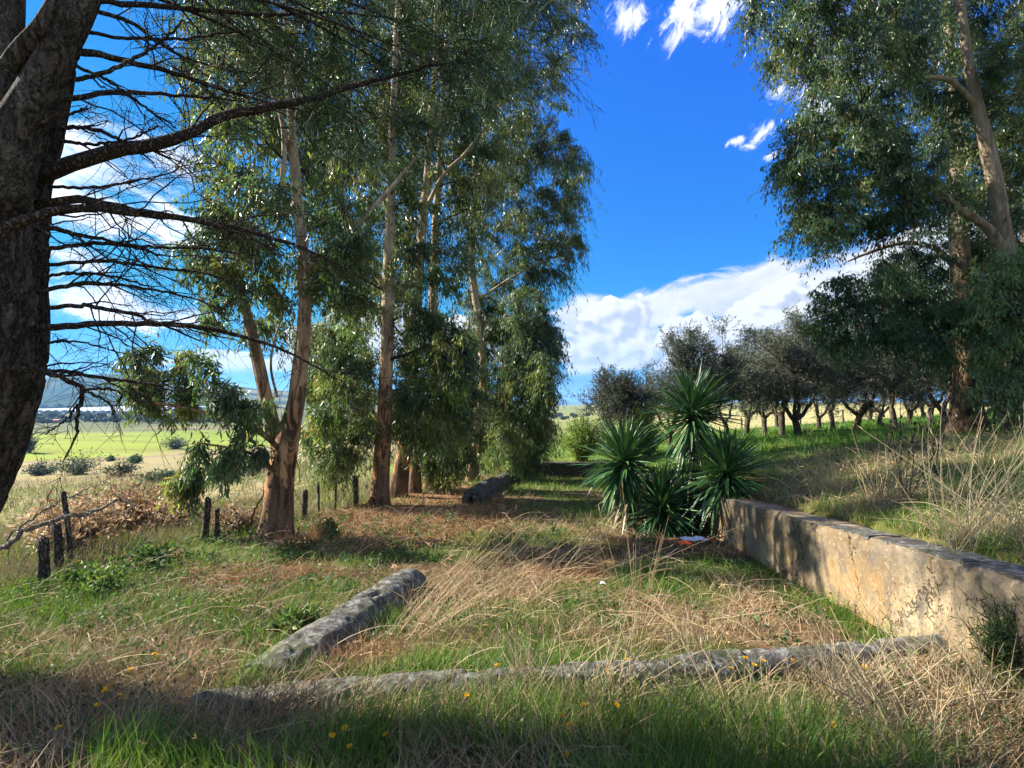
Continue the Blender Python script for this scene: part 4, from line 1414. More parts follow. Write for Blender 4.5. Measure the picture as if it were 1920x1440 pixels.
gl.build('needles', M_NEEDLE, PINE, smooth=False, kind='stuff')

# ------------------------------------------------------------------ olives
OC = np.array([(.088, .104, .080), (.105, .12, .092), (.068, .082, .068), (.125, .14, .10), (.078, .092, .084)])


def olive(label, loc, seed, H=3.9, Rr=1.75, forks=3, lean=(0, 0), sparse=1.0, cols=OC, trunk_h=.85, leafn=11000, group='grey olive trees of the orchard', leaf=.085, matl=None, upright=0.0):
    rng = np.random.default_rng(seed)
    root = thing('olive_tree', label, 'tree', loc, group)
    L0 = np.array([float(c) for c in loc])
    g = Geo()
    f0 = np.array([lean[0] * .5, lean[1] * .5, trunk_h])
    tube(g, spline([[0, 0, -.2], [lean[0] * .1, lean[1] * .1, trunk_h * .45], f0], 9) + L0, np.array([.20, .16, .14, .13, .125, .12, .12, .125, .12]) * (.8 + .2 * H / 4), 10, rough=.3, seed=seed)
    g.build('trunk', M_OLIVEBARK, root)
    tips = []
    a0 = rng.random() * 6.28
    for k in range(forks):
        a = a0 + k * 6.28 / forks + rng.uniform(-.4, .4)
        sp = rng.uniform(.45, .8)
        p1 = f0 + [sp * .55 * math.cos(a), sp * .55 * math.sin(a), .32]
        p2 = f0 + [sp * .95 * math.cos(a), sp * .95 * math.sin(a), .95]
        p3 = f0 + [sp * 1.2 * math.cos(a), sp * 1.2 * math.sin(a), 1.7]
        g = Geo()
        pts = spline([f0 - [0, 0, .06], p1, p2, p3], 12)
        pts[2:-1] += rng.normal(size=(9, 3)) * .03
        tube(g, pts + L0, np.linspace(.085, .03, 12), 8, rough=.3, seed=seed + k)
        g.build('limb', M_OLIVEBARK, root)
        tips.append(pts)
    cz = trunk_h + .55 + (H - trunk_h - .55) / 2
    hz = (H - trunk_h - .45) / 2
    gl, gb = Geo(), Geo()
    nc = int(60 * sparse)
    d_ = norm(rng.normal(size=(nc, 3)))
    rad = rng.random(nc) ** .5
    C = d_ * rad[:, None] * np.array([Rr, Rr, hz]) * (1 + .22 * rng.normal(size=(nc, 1))) + [lean[0], lean[1], cz]
    C[:, 2] = np.maximum(C[:, 2], trunk_h + .55)
    allt = np.vstack(tips)
    for c in C:
        k = int(np.argmin(np.linalg.norm(allt - c, axis=1) + np.maximum(0, allt[:, 2] - c[2])))
        pts = spline([allt[k], (allt[k] + c) / 2 + [0, 0, .12], c], 6)
        tube(gb, pts + L0, np.linspace(.026, .007, 6), 4)
    m = leafn // nc // 14
    s = np.repeat(C, m, 0) + rng.normal(size=(nc * m, 3)) * .17
    dd = norm(rng.normal(size=(nc * m, 3)) + .9 * np.repeat(norm(C - [lean[0], lean[1], cz - .6]), m, 0) + [0, 0, .15 + upright])
    ln = .28 + .35 * rng.random(nc * m)
    t = np.linspace(0, 1, 4)
    Pn = s[:, None] + dd[:, None] * ln[:, None, None] * t[None, :, None]
    Pn[..., 2] -= (.12 - .1 * upright) * t[None] ** 2 * ln[:, None] * 2
    tubes(gb, Pn + L0, np.linspace(.005, .002, 4), 3)
    per = 14
    tt = rng.random((nc * m, per)) * 2.99; sg = tt.astype(int); fr = (tt - sg)[..., None]
    ar = np.arange(nc * m)[:, None]
    p0 = Pn[ar, sg] * (1 - fr) + Pn[ar, sg + 1] * fr + rng.normal(size=(nc * m, per, 3)) * .03
    dl = dd[:, None] * .8 + rng.normal(size=p0.shape) * .6
    kc = np.repeat(cols[rng.integers(len(cols), size=nc)] * (.75 + .5 * rng.random((nc, 1))), m, 0)
    cc = kc[:, None] * (.75 + .5 * rng.random((nc * m, per, 1)))
    leaves(gl, (p0 + L0).reshape(-1, 3), dl.reshape(-1, 3), leaf * (.6 + .7 * rng.random(nc * m * per)), leaf * .34, cc.reshape(-1, 3), rng)
    gb.build('branches', M_OLIVEBARK, root)
    gl.build('leaves', matl or M_OLIVE, root, smooth=False, kind='stuff')
    return root


def on_ground(px, Y):
    x = (px - 960) / 1000 * Y
    return (x, Y, float(height(x, Y)))


OL = [  # px, Y, height, radius, label
    (1495, 20.5, 3.90, 2.06, 'full olive with one straight grey trunk, nearest of the orchard row to the yuccas'),
    (1465, 24.5, 4.05, 2.01, 'olive with a low reddish forked trunk just behind the straight grey trunk'),
    (1605, 22.5, 4.05, 2.24, 'olive with a wide wishbone fork standing alone in the bright grass'),
    (1560, 30, 4.35, 2.12, 'small-stemmed olive behind, between the straight trunk and the wishbone fork'),
    (1534, 33, 4.35, 2.12, 'thin forked olive of the back row against the straw field'),
    (1398, 29, 4.35, 2.12, 'leaning olive stem behind the tallest yucca, second from the row end'),
    (1362, 31, 4.15, 2.01, 'slim forked olive at the far end of the row, above the right yucca'),
    (1432, 27.5, 4.25, 2.01, 'olive with paired upright stems behind the right yucca head'),
    (1648, 33, 4.55, 2.24, 'back-row olive beyond the wishbone fork with a thin trunk'),
    (1676, 25.5, 4.35, 2.24, 'olive with thick twin limbs halfway between the wishbone fork and the buttressed trunk'),
    (1704, 31, 4.55, 2.24, 'dark olive trunk of the back row near the buttressed tree'),
    (1742, 27, 4.45, 2.24, 'olive in deep shade just left of the buttressed tree'),
    (1772, 19.5, 4.15, 2.12, 'dark leaning olive touching the foot of the buttressed tree'),
    (1868, 24, 4.55, 2.36, 'shaded olive seen between the two right-hand trunks'),
    (1630, 40, 4.75, 2.36, 'farthest olive against the pale field'),
    (1730, 40, 4.95, 2.48, 'farthest olive behind the buttressed tree'),
    (1950, 27, 4.55, 2.36, 'shaded olive at the right edge behind the dark trunk'),
]
for k, (px, Y, H, Rr, lab) in enumerate(OL):
    l = on_ground(px, Y)
    tone = 1.15 * RNG.uniform(.8, 1.3)
    olive(lab, l, 300 + k, H + .35 + RNG.uniform(-.3, .35), Rr * RNG.uniform(.92, 1.2), 2 + (k * 7 % 3 > 0) * 1 if k else 4, ((k % 3 - 1) * .25, 0), cols=OC * tone, leafn=34000 if Y < 28 else 20000, trunk_h=.75 + .25 * (k % 2), leaf=.095)
olive('loose upright olive behind the leafy green shrub, left of the yuccas', on_ground(1168, 21.5), 401, 3.75, 1.5, 3, sparse=1.0, leafn=22000, upright=.9, leaf=.10)
olive('tall loose olive rising behind the tallest yucca', on_ground(1318, 21.0), 402, 4.35, 1.55, 3, sparse=1.1, leafn=24000, upright=.9, leaf=.10)
olive('olive filling the gap behind and between the two loose upright ones', on_ground(1255, 25), 403, 3.5, 1.6, 3, leafn=18000, upright=.4)

GC = np.array([(.11, .17, .03), (.13, .19, .035), (.09, .15, .03), (.16, .21, .04)])


def shrub(name, label, loc, H, Rr, n, seed, cols, leaf=.06, lw=.4, cat='shrub', group=None, matl=None, stems=7):
    rng = np.random.default_rng(seed)
    root = thing(name, label, cat, loc, group)
    L0 = np.array([float(c) for c in loc])
    gs, gl = Geo(), Geo()
    nt_ = max(12, n // 40)
    a = rng.random(nt_) * 6.28; rr_ = np.sqrt(rng.random(nt_)) * Rr
    tip = np.stack([np.cos(a) * rr_, np.sin(a) * rr_, H * (1 - .55 * (rr_ / Rr) ** 2) * (.55 + .5 * rng.random(nt_))], -1)
    t = np.linspace(0, 1, 7)
    b = tip * [.12, .12, 0]
    Pn = b[:, None] * (1 - t[None, :, None]) + tip[:, None] * t[None, :, None]
    Pn[..., :2] -= (tip[:, None, :2] - b[:, None, :2]) * (.25 * np.sin(t * math.pi))[None, :, None]
    Pn = Pn + rng.normal(size=Pn.shape) * .02 * H
    tubes(gs, Pn + L0, np.linspace(.012, .003, 7) * (.6 + .5 * H), 4)
    k = rng.integers(0, nt_, n); tt = 1.5 + rng.random(n) * 4.49; s = tt.astype(int); f = (tt - s)[:, None]
    p0 = Pn[k, s] * (1 - f) + Pn[k, s + 1] * f + rng.normal(size=(n, 3)) * .09 * Rr
    p0[:, 2] = np.maximum(p0[:, 2], .02)
    dd = rng.normal(size=(n, 3)) + .5 * norm(p0) + [0, 0, .1]
    cc = cols[rng.integers(len(cols), size=nt_)][k] * (.7 + .6 * rng.random((n, 1)))
    leaves(gl, p0 + L0, dd, leaf * (.6 + .8 * rng.random(n)), leaf * lw, cc, rng)
    gs.build('stems', M_TWIG, root)
    gl.build('leaves', matl or M_GRASS, root, smooth=False, kind='stuff')
    return root


shrub('leafy_shrub', 'bright green leafy shrub just beyond the black terrace wall', on_ground(1090, 22.6), 2.15, 1.05, 8000, 61, GC * 1.35, .11, .42)
shrub('leafy_shrub', 'bright green shrub peeping out behind the left yucca head', on_ground(1212, 19.5), 2.2, .85, 4500, 62, GC * 1.35, .10, .42)
olive('pale yellow-green tree whose top shows above the orchard crowns', on_ground(1455, 44), 404, 7.2, 3.0, 3, cols=np.array([(.17, .19, .04), (.20, .21, .05), (.13, .16, .04)]), leafn=12000, group=None, leaf=.22)

# ------------------------------------------------------------------ yuccas
def yucca_mesh(bend, seed):
    rng = np.random.default_rng(seed)
    n = 7
    t = np.linspace(0, 1, n)
    ang = bend * t ** 1.6
    dl = 1 / (n - 1)
    y = np.concatenate([[0], np.cumsum(np.cos(ang[1:]) * dl)]); z = np.concatenate([[0], -np.cumsum(np.sin(ang[1:]) * dl)])
    wd = np.array([.027, .024, .028, .028, .024, .014, .001])
    V = []
    for i in range(n):
        V += [[-wd[i], y[i], z[i] + wd[i] * .45], [0, y[i], z[i]], [wd[i], y[i], z[i] + wd[i] * .45]]
    F = []
    for i in range(n - 1):
        for j in range(2):
            F.append([i * 3 + j, i * 3 + j + 1, i * 3 + j + 4, i * 3 + j + 3])
    return np.array(V), np.array(F)


YC = [(.036, .098, .030), (.048, .12, .034), (.072, .15, .040), (.026, .070, .026), (.16, .19, .05), (.24, .18, .09)]
YM = {}
for bi, bend in enumerate((.08, .3, .65, 1.15, 1.7)):
    for ci, c in enumerate(YC):
        V, F = yucca_mesh(bend, bi)
        g = Geo(); cc = np.tile(c, (len(V), 1)); cc[:3] = np.array(c) * .5 + np.array([.08, .08, .04])
        g.add(V, None, F, cc)
        me = g.mesh('yucca_leaf', smooth=False); me.materials.append(M_YUCCA)
        YM[bi, ci] = me
M_YSTEM = bark_dark('yucca_stem', (.04, .028, .02), (.16, .11, .07), (.2, .15, .1), 2, 1.5, .3)


def yucca(label, px, py, Y, head_px, leaf_len, nleaf, seed, stem_r=.05, up=1.0, skirt=.0, low=-65, young=False, base=None, low_bend=3):
    rng = np.random.default_rng(seed)
    hp = P(head_px[0], head_px[1], Y)
    if base is None:
        bx = P(px, py, Y)
        base = np.array([bx[0], Y, float(height(bx[0], Y))])
    root = thing('yucca', label, 'plant', base, 'yucca rosettes at the end of the ochre wall' if not young else None)
    g = Geo()
    pts = spline([base - [0, 0, .1], base * .5 + hp * .5 + [.03, 0, 0], hp], 12)
    tube(g, pts, np.linspace(stem_r * 1.25, stem_r * .8, 12), 9, rough=.35, seed=seed)
    g.build('stem', M_YSTEM, root)
    for k in range(nleaf):
        t = k / nleaf
        if rng.random() < skirt:
            s = rng.random() ** .7
            el = R(rng.uniform(-78, -25)); o_ = pts[int((1 - s * .75) * 11)]
            bi = rng.integers(0, 3)
            ci = rng.choice([0, 3, 5, 5, 3, 5])
            ln = leaf_len * rng.uniform(.6, .95)
        else:
            el = R(88 - (88 - low) * (t ** .95)) + rng.normal() * .17
            o_ = hp + np.array([0, 0, .10 * (1 - t) - .16 * t])
            bi = int(np.clip((.1 + 1.7 * t ** 1.5 + rng.normal() * .6) if el > 0 else rng.uniform(.0, low_bend), 0, 4))
            ci = int(rng.choice([0, 1, 2, 3, 1, 2, 0, 1], p=None)) if t < .8 or rng.random() < .75 else int(rng.choice([4, 3, 5]))
            ln = leaf_len * (.62 + .38 * min(1, t * 4)) * rng.uniform(.68, 1.1)
        az = k * 2.39996 + rng.normal() * .45
        d_ = np.array([math.cos(el) * math.cos(az), math.cos(el) * math.sin(az), math.sin(el)])
        upv = np.array([-math.sin(el) * math.cos(az), -math.sin(el) * math.sin(az), math.cos(el)])
        sd_ = np.cross(d_, upv)
        roll = rng.normal() * .25
        sd2 = sd_ * math.cos(roll) + upv * math.sin(roll); up2 = np.cross(sd2, d_)
        p0 = np.array(o_) - base + d_ * stem_r * .5
        mtx = Matrix([[sd2[0] * ln * 1.05, d_[0] * ln, up2[0] * ln, p0[0]], [sd2[1] * ln * 1.05, d_[1] * ln, up2[1] * ln, p0[1]], [sd2[2] * ln * 1.05, d_[2] * ln, up2[2] * ln, p0[2]], [0, 0, 0, 1]])
        inst('leaf', YM[bi, ci], root, mat4=mtx)
    if young: return root
    # the crowded heart of the rosette, and the dead leaves hanging under it
    gi, gd = Geo(), Geo()
    for k in range(230):
        dead = k >= 160
        az = rng.random() * 6.283
        el = R(rng.uniform(-88, -48)) if dead else R(rng.uniform(-25, 86))
        V, F = yucca_mesh(rng.uniform(.05, .9) if dead else abs(rng.normal()) * .45, k)
        ln = leaf_len * (rng.uniform(.45, .8) if dead else rng.uniform(.5, .95)); ws = rng.uniform(.6, 1.0)
        d_ = np.array([math.cos(el) * math.cos(az), math.cos(el) * math.sin(az), math.sin(el)])
        upv = np.array([-math.sin(el) * math.cos(az), -math.sin(el) * math.sin(az), math.cos(el)])
        sd_ = np.cross(d_, upv)
        o_ = (pts[int(rng.integers(4, 11))] if dead else hp + [0, 0, rng.uniform(-.16, .1)]) + d_ * stem_r * .6
        W3 = o_ + V[:, :1] * ln * ws * sd_ + V[:, 1:2] * ln * d_ + V[:, 2:] * ln * upv
        if W3[:, 2].min() < base[2]: W3[:, 2] = np.maximum(W3[:, 2], base[2] + .01)
        (gd if dead else gi).add(W3, None, F, np.array((.26, .17, .085) if dead else YC[rng.integers(4)]) * rng.uniform(.6, 1.15))
    gi.build('inner_leaves', M_YUCCA, root, smooth=False, kind='stuff')
    gd.build('dead_leaves', M_STRAW, root, smooth=False, kind='stuff')
    return root


yucca('round-headed yucca standing apart at the left of the yucca clump', 1176, 1000, 8.9, (1170, 866), .90, 298, 71, .055, skirt=.18)
yucca('tallest yucca, its spiky head high above the others', 1300, 990, 8.6, (1297, 775), .88, 298, 72, .06, skirt=.34, low_bend=2)
yucca('broad dense yucca drooping over the end of the ochre wall', 1352, 1010, 8.0, (1362, 888), .84, 298, 73, .06, skirt=.14, low=-72)
yucca('low yucca without a visible stem, squeezed in the middle of the clump', 1235, 1000, 8.5, (1240, 950), .78, 190, 74, .05, low=-50)
yucca('small shaded yucca behind the middle of the clump', 1278, 985, 9.2, (1284, 950), .70, 140, 75, .05, low=-40)
q = G(1036, 1005)
yucca('lone young yucca seedling in the grass well left of the clump', 0, 0, q[1], (1036, 1000), .30, 18, 76, .012, low=30, young=True, base=q)

# ------------------------------------------------------------------ fence posts, fallen wood, litter
def post(label, px, py_base, py_top, wpx, lean=(0, 0), seed=0, name='fence_post', group='old timber fence posts', Y=None, k=9, rod=False):
    b = G(px, py_base)
    if Y: b = np.array([(px - 960) / 1000 * Y, Y, float(height((px - 960) / 1000 * Y, Y))])
    top = P(px + lean[0], py_top, b[1] + lean[1])
    r_ = wpx / 2000 * b[1]
    root = thing(name, label, 'post', b, group)
    g = Geo()
    n = 9
    pts = spline([b - [0, 0, .25], b * .5 + top * .5 + np.array([.006, 0, 0]), top], n)
    rng = np.random.default_rng(seed)
    rad = r_ * (1 + (0 if rod else .12) * rng.normal(size=n))
    tube(g, pts, rad, k, rough=.25 if not rod else .05, seed=seed)
    g.build('shaft', M_POST, root)
    if not rod:
        g = Geo()
        for s in range(3):   # split, weathered end
            a = rng.random() * 6.28
            q = pts[-1] + [math.cos(a) * r_ * .5, math.sin(a) * r_ * .5, 0]
            tube(g, [q - [0, 0, .08], q, q + [0, 0, .012 + .02 * rng.random()]], [r_ * .5, r_ * .45, r_ * .2], 5, rough=.4, seed=s)
        g.build('split_end', M_POST, root, smooth=False, kind='stuff')
    return root


post('thick short fence post, leftmost, deep in the weeds', 82, 1105, 1012, 17, (-2, 0), 1)
post('knobbly fence post between the thick short one and the leaning rod', 110, 1082, 984, 13, (-4, 0), 2)
post('thin dark rod leaning left in front of the fallen bleached bough', 136, 1066, 922, 9, (-18, 0), 3, 'leaning_rod', None, rod=True)
post('fence post leaning right, left of the pair beside the dead bracken', 383, 1018, 935, 12, (8, 0), 4)
post('dark upright fence post, right of the pair beside the dead bracken', 405, 1020, 955, 9, (2, 0), 5)
post('grey fence post just right of the forked eucalyptus', 569, 975, 920, 9, (3, 0), 6)
post('thin brown stake, first after the forked eucalyptus', 598, 966, 907, 4, (-2, 0), 7)
post('thin brown stake, second after the forked eucalyptus', 628, 962, 905, 4, (2, 0), 8)
post('dark fence post just left of the orange trunk', 668, 952, 894, 10, (-2, 0), 9)
post('thin stake by the end of the mossy kerb, behind the last trunk', 920, 888, 862, 4, (-3, 0), 10)
post('small pale stake on the wall corner beyond the mossy kerb', 984, 868, 852, 4, (0, 0), 12, Y=22)
for k, (px, Y, h_) in enumerate([(1580, 46, 26), (1650, 48, 24), (1316, 44, 26), (1390, 46, 22), (1710, 46, 24), (1500, 47, 24)]):
    x = (px - 960) / 1000 * Y; z = float(height(x, Y)); pb = 760 - (z - EYE) / Y * 1000
    post('thin stake in the pale straw field beyond the olives', px, 0, pb - h_ * .9, 3.2, (0, 0), 40 + k, group='stakes along the straw field', Y=Y)


def fallen(label, pts, seed, name='fallen_branch', twigs=10):
    rng = np.random.default_rng(seed)
    rows = px_line(pts, 6, 30)
    rows[:, 2] += .015 * rng.normal(size=30)
    root = thing(name, label, 'branch', rows[0, :3])
    g = Geo(); tube(g, rows[:, :3], rows[:, 3], 9, rough=.25, seed=seed)
    g.build('stem', M_BLEACHED if 'bleached' in label else M_TWIG, root)
    g = Geo()
    idx = rng.integers(5, 29, twigs)
    for i in idx:
        d_ = norm(rng.normal(size=3) + [.5, 0, .6]); L = .2 + .35 * rng.random()
        tube(g, spline([rows[i, :3], rows[i, :3] + d_ * L * .5 + rng.normal(size=3) * .03, rows[i, :3] + d_ * L + [0, 0, -.05]], 6), np.linspace(min(.009, rows[i, 3] * .6), .002, 6), 4)
        g.build('twig', M_BLEACHED if 'bleached' in label else M_TWIG, root) if False else None
    g.build('twigs', M_BLEACHED if 'bleached' in label else M_TWIG, root, kind='stuff')
    return root


fallen('bleached fallen bough arching over the dead bracken', [(-40, 1042, .03, 6.0), (10, 1022, .028, 6.0), (60, 990, .026, 6.1), (120, 970, .025, 6.2), (165, 964, .02, 6.3), (215, 942, .014, 6.4), (250, 940, .006, 6.5)], 3)
fallen('thin dark curved fallen branch above the bleached bough', [(12, 1012, .012, 5.9), (40, 985, .012, 6.0), (100, 948, .011, 6.2), (150, 922, .009, 6.4), (205, 902, .004, 6.6)], 4, twigs=6)
fallen('dead brown sucker rising at the left foot of the forked eucalyptus', [(470, 985, .012, 8.2), (478, 955, .012, 8.2), (492, 930, .010, 8.1), (505, 905, .006, 8.0)], 5, twigs=4)

DC = np.array([(.40, .28, .16), (.50, .37, .23), (.33, .21, .11), (.58, .46, .31), (.26, .17, .10)])
q = G(235, 1010)
shrub('dead_bracken', 'heap of dead tan bracken with curled leaves behind the leaning rod', q, 1.0, 1.35, 5200, 81, DC, .085, .5, 'plant', None, M_STRAW)
q = G(75, 1065)
shrub('dead_bracken', 'smaller heap of dead tan bracken at the left edge behind the knobbly post', (q[0] - .3, q[1] + .8, q[2]), .75, .7, 2000, 82, DC, .08, .5, 'plant', None, M_STRAW)
q = G(450, 1000)
shrub('dead_bracken', 'dry brown brush at the foot of the forked eucalyptus', q, .6, .6, 1500, 83, DC * .8, .06, .4, 'plant', None, M_STRAW)

BC = np.array([(.07, .13, .035), (.09, .16, .04), (.05, .10, .035), (.13, .17, .045)])
for k, (px, py, H, Rr, lab) in enumerate([(290, 1062, .30, .45, 'bramble patch below the dead bracken'), (185, 1108, .28, .40, 'bramble patch right of the thick short post'),
                                           (612, 1010, .26, .2, 'small bramble right of the forked eucalyptus foot'), (560, 1185, .2, .22, 'bramble tuft left of the raised grey kerb')]):
    shrub('bramble', lab, G(px, py), H, Rr, 420 + int(500 * Rr), 90 + k, BC, .06, .6, 'plant')

# plants of the right bank and the corner
q = G(1885, 1275)
shrub('fennel_plant', 'feathery dark green plant in front of the ochre wall near the right edge', (q[0], q[1], q[2]), .5, .2, 2000, 120, BC * .8, .06, .10, 'plant')
rng = np.random.default_rng(131)


def thistle(label, px, py, H, n, seed):
    rng = np.random.default_rng(seed)
    b = G(px, py)
    root = thing('dead_thistle', label, 'plant', b)
    gs, gh = Geo(), Geo()
    for i in range(n):
        d_ = np.array([rng.normal() * .22, rng.normal() * .22, 1.0]); L = H * rng.uniform(.6, 1.05)
        pts = spline([b, b + d_ * L * .5 + rng.normal(size=3) * .02, b + d_ * L], 7)
        tube(gs, pts, np.linspace(.006, .003, 7), 5)
        for _ in range(4):
            k = rng.integers(3, 6); e = pts[k] + norm(rng.normal(size=3) + [0, 0, 1.2]) * .18 * H
            tube(gs, [pts[k], (pts[k] + e) / 2 + [0, 0, .01], e], [.003, .0025, .002], 4)
            tube(gh, [e, e + [0, 0, .014], e + [0, 0, .03]], [.006, .014, .004], 6)
        tube(gh, [pts[-1], pts[-1] + [0, 0, .02], pts[-1] + [0, 0, .04]], [.008, .018, .004], 6)
    gs.build('stems', M_POST, root, kind='stuff'); gh.build('seed_heads', M_POST, root, kind='stuff')


thistle('dead brown thistle stalks standing on the bank above the ochre wall', 1700, 945, 1.15, 7, 1)
thistle('smaller dead thistle further right above the wall', 1755, 905, .9, 4, 2)


def tall_stems(label, px, py, n, H, spread, lean, seed, name='dry_stalks', rad=.0026, col=(.42, .31, .15)):
    rng = np.random.default_rng(seed)
    b = G(px, py)
    root = thing(name, label, 'plant', b)
    N = n
    s = b + np.stack([rng.normal(size=N) * spread * .25, rng.normal(size=N) * spread * .25, np.zeros(N) - .02], -1)
    d_ = np.array([lean[0], lean[1], 1.0]) + rng.normal(size=(N, 3)) * .20 * np.array([1.2, 1.2, 0.4]) * max(spread / .2, 1.3)
    L = H * (.55 + .5 * rng.random(N))
    t = np.linspace(0, 1, 8)
    Pn = s[:, None] + d_[:, None] * L[:, None, None] * t[None, :, None]
    sag = rng.uniform(0, .35, N)
    Pn[..., 0] += (np.sign(lean[0] + 1e-3) * sag * L)[:, None] * t[None] ** 2 * (abs(lean[0]) > .05)
    Pn[..., 2] -= (sag * L * .5)[:, None] * t[None] ** 2
    g = Geo()
    C = np.array(col) * (.7 + .6 * rng.random((N, 1)))
    tubes(g, Pn, np.linspace(rad, rad * .45, 8), 3, C)
    g.build('stalks', M_STRAW, root, kind='stuff')
    g = Geo()
    m = N // 2
    leaves(g, Pn[:m, -1], d_[:m] + [0, 0, .2], .05 + .04 * rng.random(m), .007, C[:m] * .9, rng)
    g.build('seed_heads', M_STRAW, root, smooth=False, kind='stuff')


tall_stems('tall upright straw stalks in the middle of the terrace', 1190, 1215, 16, .98, .10, (.02, 0), 11)
tall_stems('big clump of tall arching straw at the right edge above the wall', 1800, 1028, 60, .95, .34, (.30, .05), 12, 'dry_grass_clump', .0024, (.42, .35, .21))
tall_stems('second clump of straw right at the picture edge above the wall', 1905, 1010, 50, .85, .35, (-.05, 0), 13, 'dry_grass_clump', .0024, (.40, .33, .2))
tall_stems('stiff broken straw stalks on the bank left of the dead thistle', 1660, 950, 120, .62, .40, (.1, 0), 14, 'dry_grass_clump', .003, (.46, .36, .19))
tall_stems('clump of broken straw at the left end of the bank top', 1560, 925, 130, .48, .42, (-.15, 0), 15, 'dry_grass_clump', .0026, (.44, .35, .19))
tall_stems('fan of long straw leaning right beside the sloping grey kerb', 775, 1195, 44, .7, .40, (.6, .3), 16, 'dry_grass_clump', .0022, (.38, .28, .15))
tall_stems('fan of straw leaning right in the centre of the terrace', 1010, 1120, 30, .6, .6, (.5, .1), 17, 'dry_grass_clump', .002, (.40, .30, .16))
tall_stems('broken straw stalks standing in front of the right-hand kerb', 1560, 1330, 46, .42, .34, (.1, .05), 18, 'dry_grass_clump', .0042, (.42, .34, .2))
tall_stems('thick pale straw stalks in the right foreground corner', 1700, 1400, 60, .46, .40, (-.15, .1), 19, 'dry_grass_clump', .0042, (.40, .33, .2))
tall_stems('bleached straw stalks in the foreground before the middle kerb', 1330, 1360, 44, .38, .34, (-.25, .1), 20, 'dry_grass_clump', .0042, (.38, .31, .2))
tall_stems('tall mixed dead stalks filling the corner between the front kerb and the ochre wall', 1850, 1345, 50, .42, .5, (.05, .1), 26, 'dry_grass_clump', .003, (.40, .33, .2))
tall_stems('criss-crossed broken straw in the foreground centre', 1120, 1330, 60, .40, .5, (.35, .2), 27, 'dry_grass_clump', .003, (.42, .34, .2))
tall_stems('tangle of dead brown grass in the left foreground before the leftmost kerb', 470, 1385, 110, .34, .5, (.2, .1), 23, 'dry_grass_clump', .0028, (.27, .19, .115))
tall_stems('broken straw leaning over the joint between the middle and right kerbs', 1310, 1262, 46, .36, .22, (-.1, .05), 24, 'dry_grass_clump', .003, (.40, .32, .19))
tall_stems('straw bunch over the left end of the middle kerb', 990, 1300, 60, .34, .22, (-.15, .12), 25, 'dry_grass_clump', .0028, (.42, .33, .2))
tall_stems('long single dry stalks rising across the ochre wall', 1610, 1190, 5, .85, .25, (.25, 0), 21, 'dry_stalks', .0022, (.26, .18, .10))
tall_stems('orange dry grass tuft right of the forked eucalyptus', 590, 1018, 90, .36, .16, (.05, 0), 22, 'dry_grass_clump', .0024, (.40, .25, .11))

# rubbish under the yuccas
def scrap(name, label, cat, px, py, size, colour, seed, lift=.02, n=9, crumple=.35, rough=.5):
    rng = np.random.default_rng(seed)
    b = G(px, py)
    i, j = np.meshgrid(np.linspace(-1, 1, n), np.linspace(-1, 1, n), indexing='ij')
    ox, oy = rng.random(2) * 50
    V = np.stack([i * size[0] * (1 + .4 * (fbm(i * 2 + ox, j * 2, seed, 3) - .5) * 2), j * size[1] * (1 + .4 * (fbm(i * 2, j * 2 + oy, seed + 1, 3) - .5) * 2),
                  lift + crumple * max(size) * (fbm(i * 1.6 + ox, j * 1.6 + oy, seed + 2, 3)) * (1 - .6 * np.maximum(abs(i), abs(j)) ** 2)], -1)
    g = Geo(); g.add(V + b, None, grid_faces(n, n))
    lo = V.copy(); lo[..., 2] -= .004
    g.add(lo + b, None, grid_faces(n, n)[:, ::-1])
    o = g.build(name, simple(name + '_material', colour, rough, .4, 30, .15), None, b, smooth=False)
    tag(o, label, cat)


scrap('plastic_scrap', 'torn orange plastic scrap on the ground before the yuccas', 'litter', 1284, 1030, (.075, .06), (.66, .10, .015), 1, .07, 8, 1.3)
scrap('plastic_bag', 'crumpled white and blue plastic bag under the yuccas', 'litter', 1300, 1020, (.16, .09), (.62, .67, .73), 2, .06, 12, .5, .35)
scrap('plastic_scrap', 'dull red plastic sheet half under the yuccas, behind the white bag', 'litter', 1325, 1018, (.14, .08), (.30, .06, .025), 3, .03, 10, .5)
scrap('bark_piece', 'large orange curl of bark lying in the litter between the trunks and the terrace', 'bark', 757, 1016, (.09, .05), (.50, .20, .07), 4, .03, 8, .8, .8)
scrap('paper_scrap', 'tiny white scrap in the grass in the middle of the terrace', 'litter', 1130, 1099, (.025, .03), (.7, .7, .68), 5, .03, 6, 1.0)
b = G(1128, 1290)
g = Geo()
tube(g, spline([b + [-.035, -.03, .005], b + [.0, .0, .05], b + [.07, .08, .125]], 8), np.array([.012, .013, .012, .013, .012, .013, .011, .007]), 7, rough=.4, seed=4, ell=.4)
tag(g.build('bark_strip', simple('red_bark', (.10, .022, .014), .5, .4, 14, .3), None, b), 'dark red bark strip leaning against the middle kerb', 'bark')

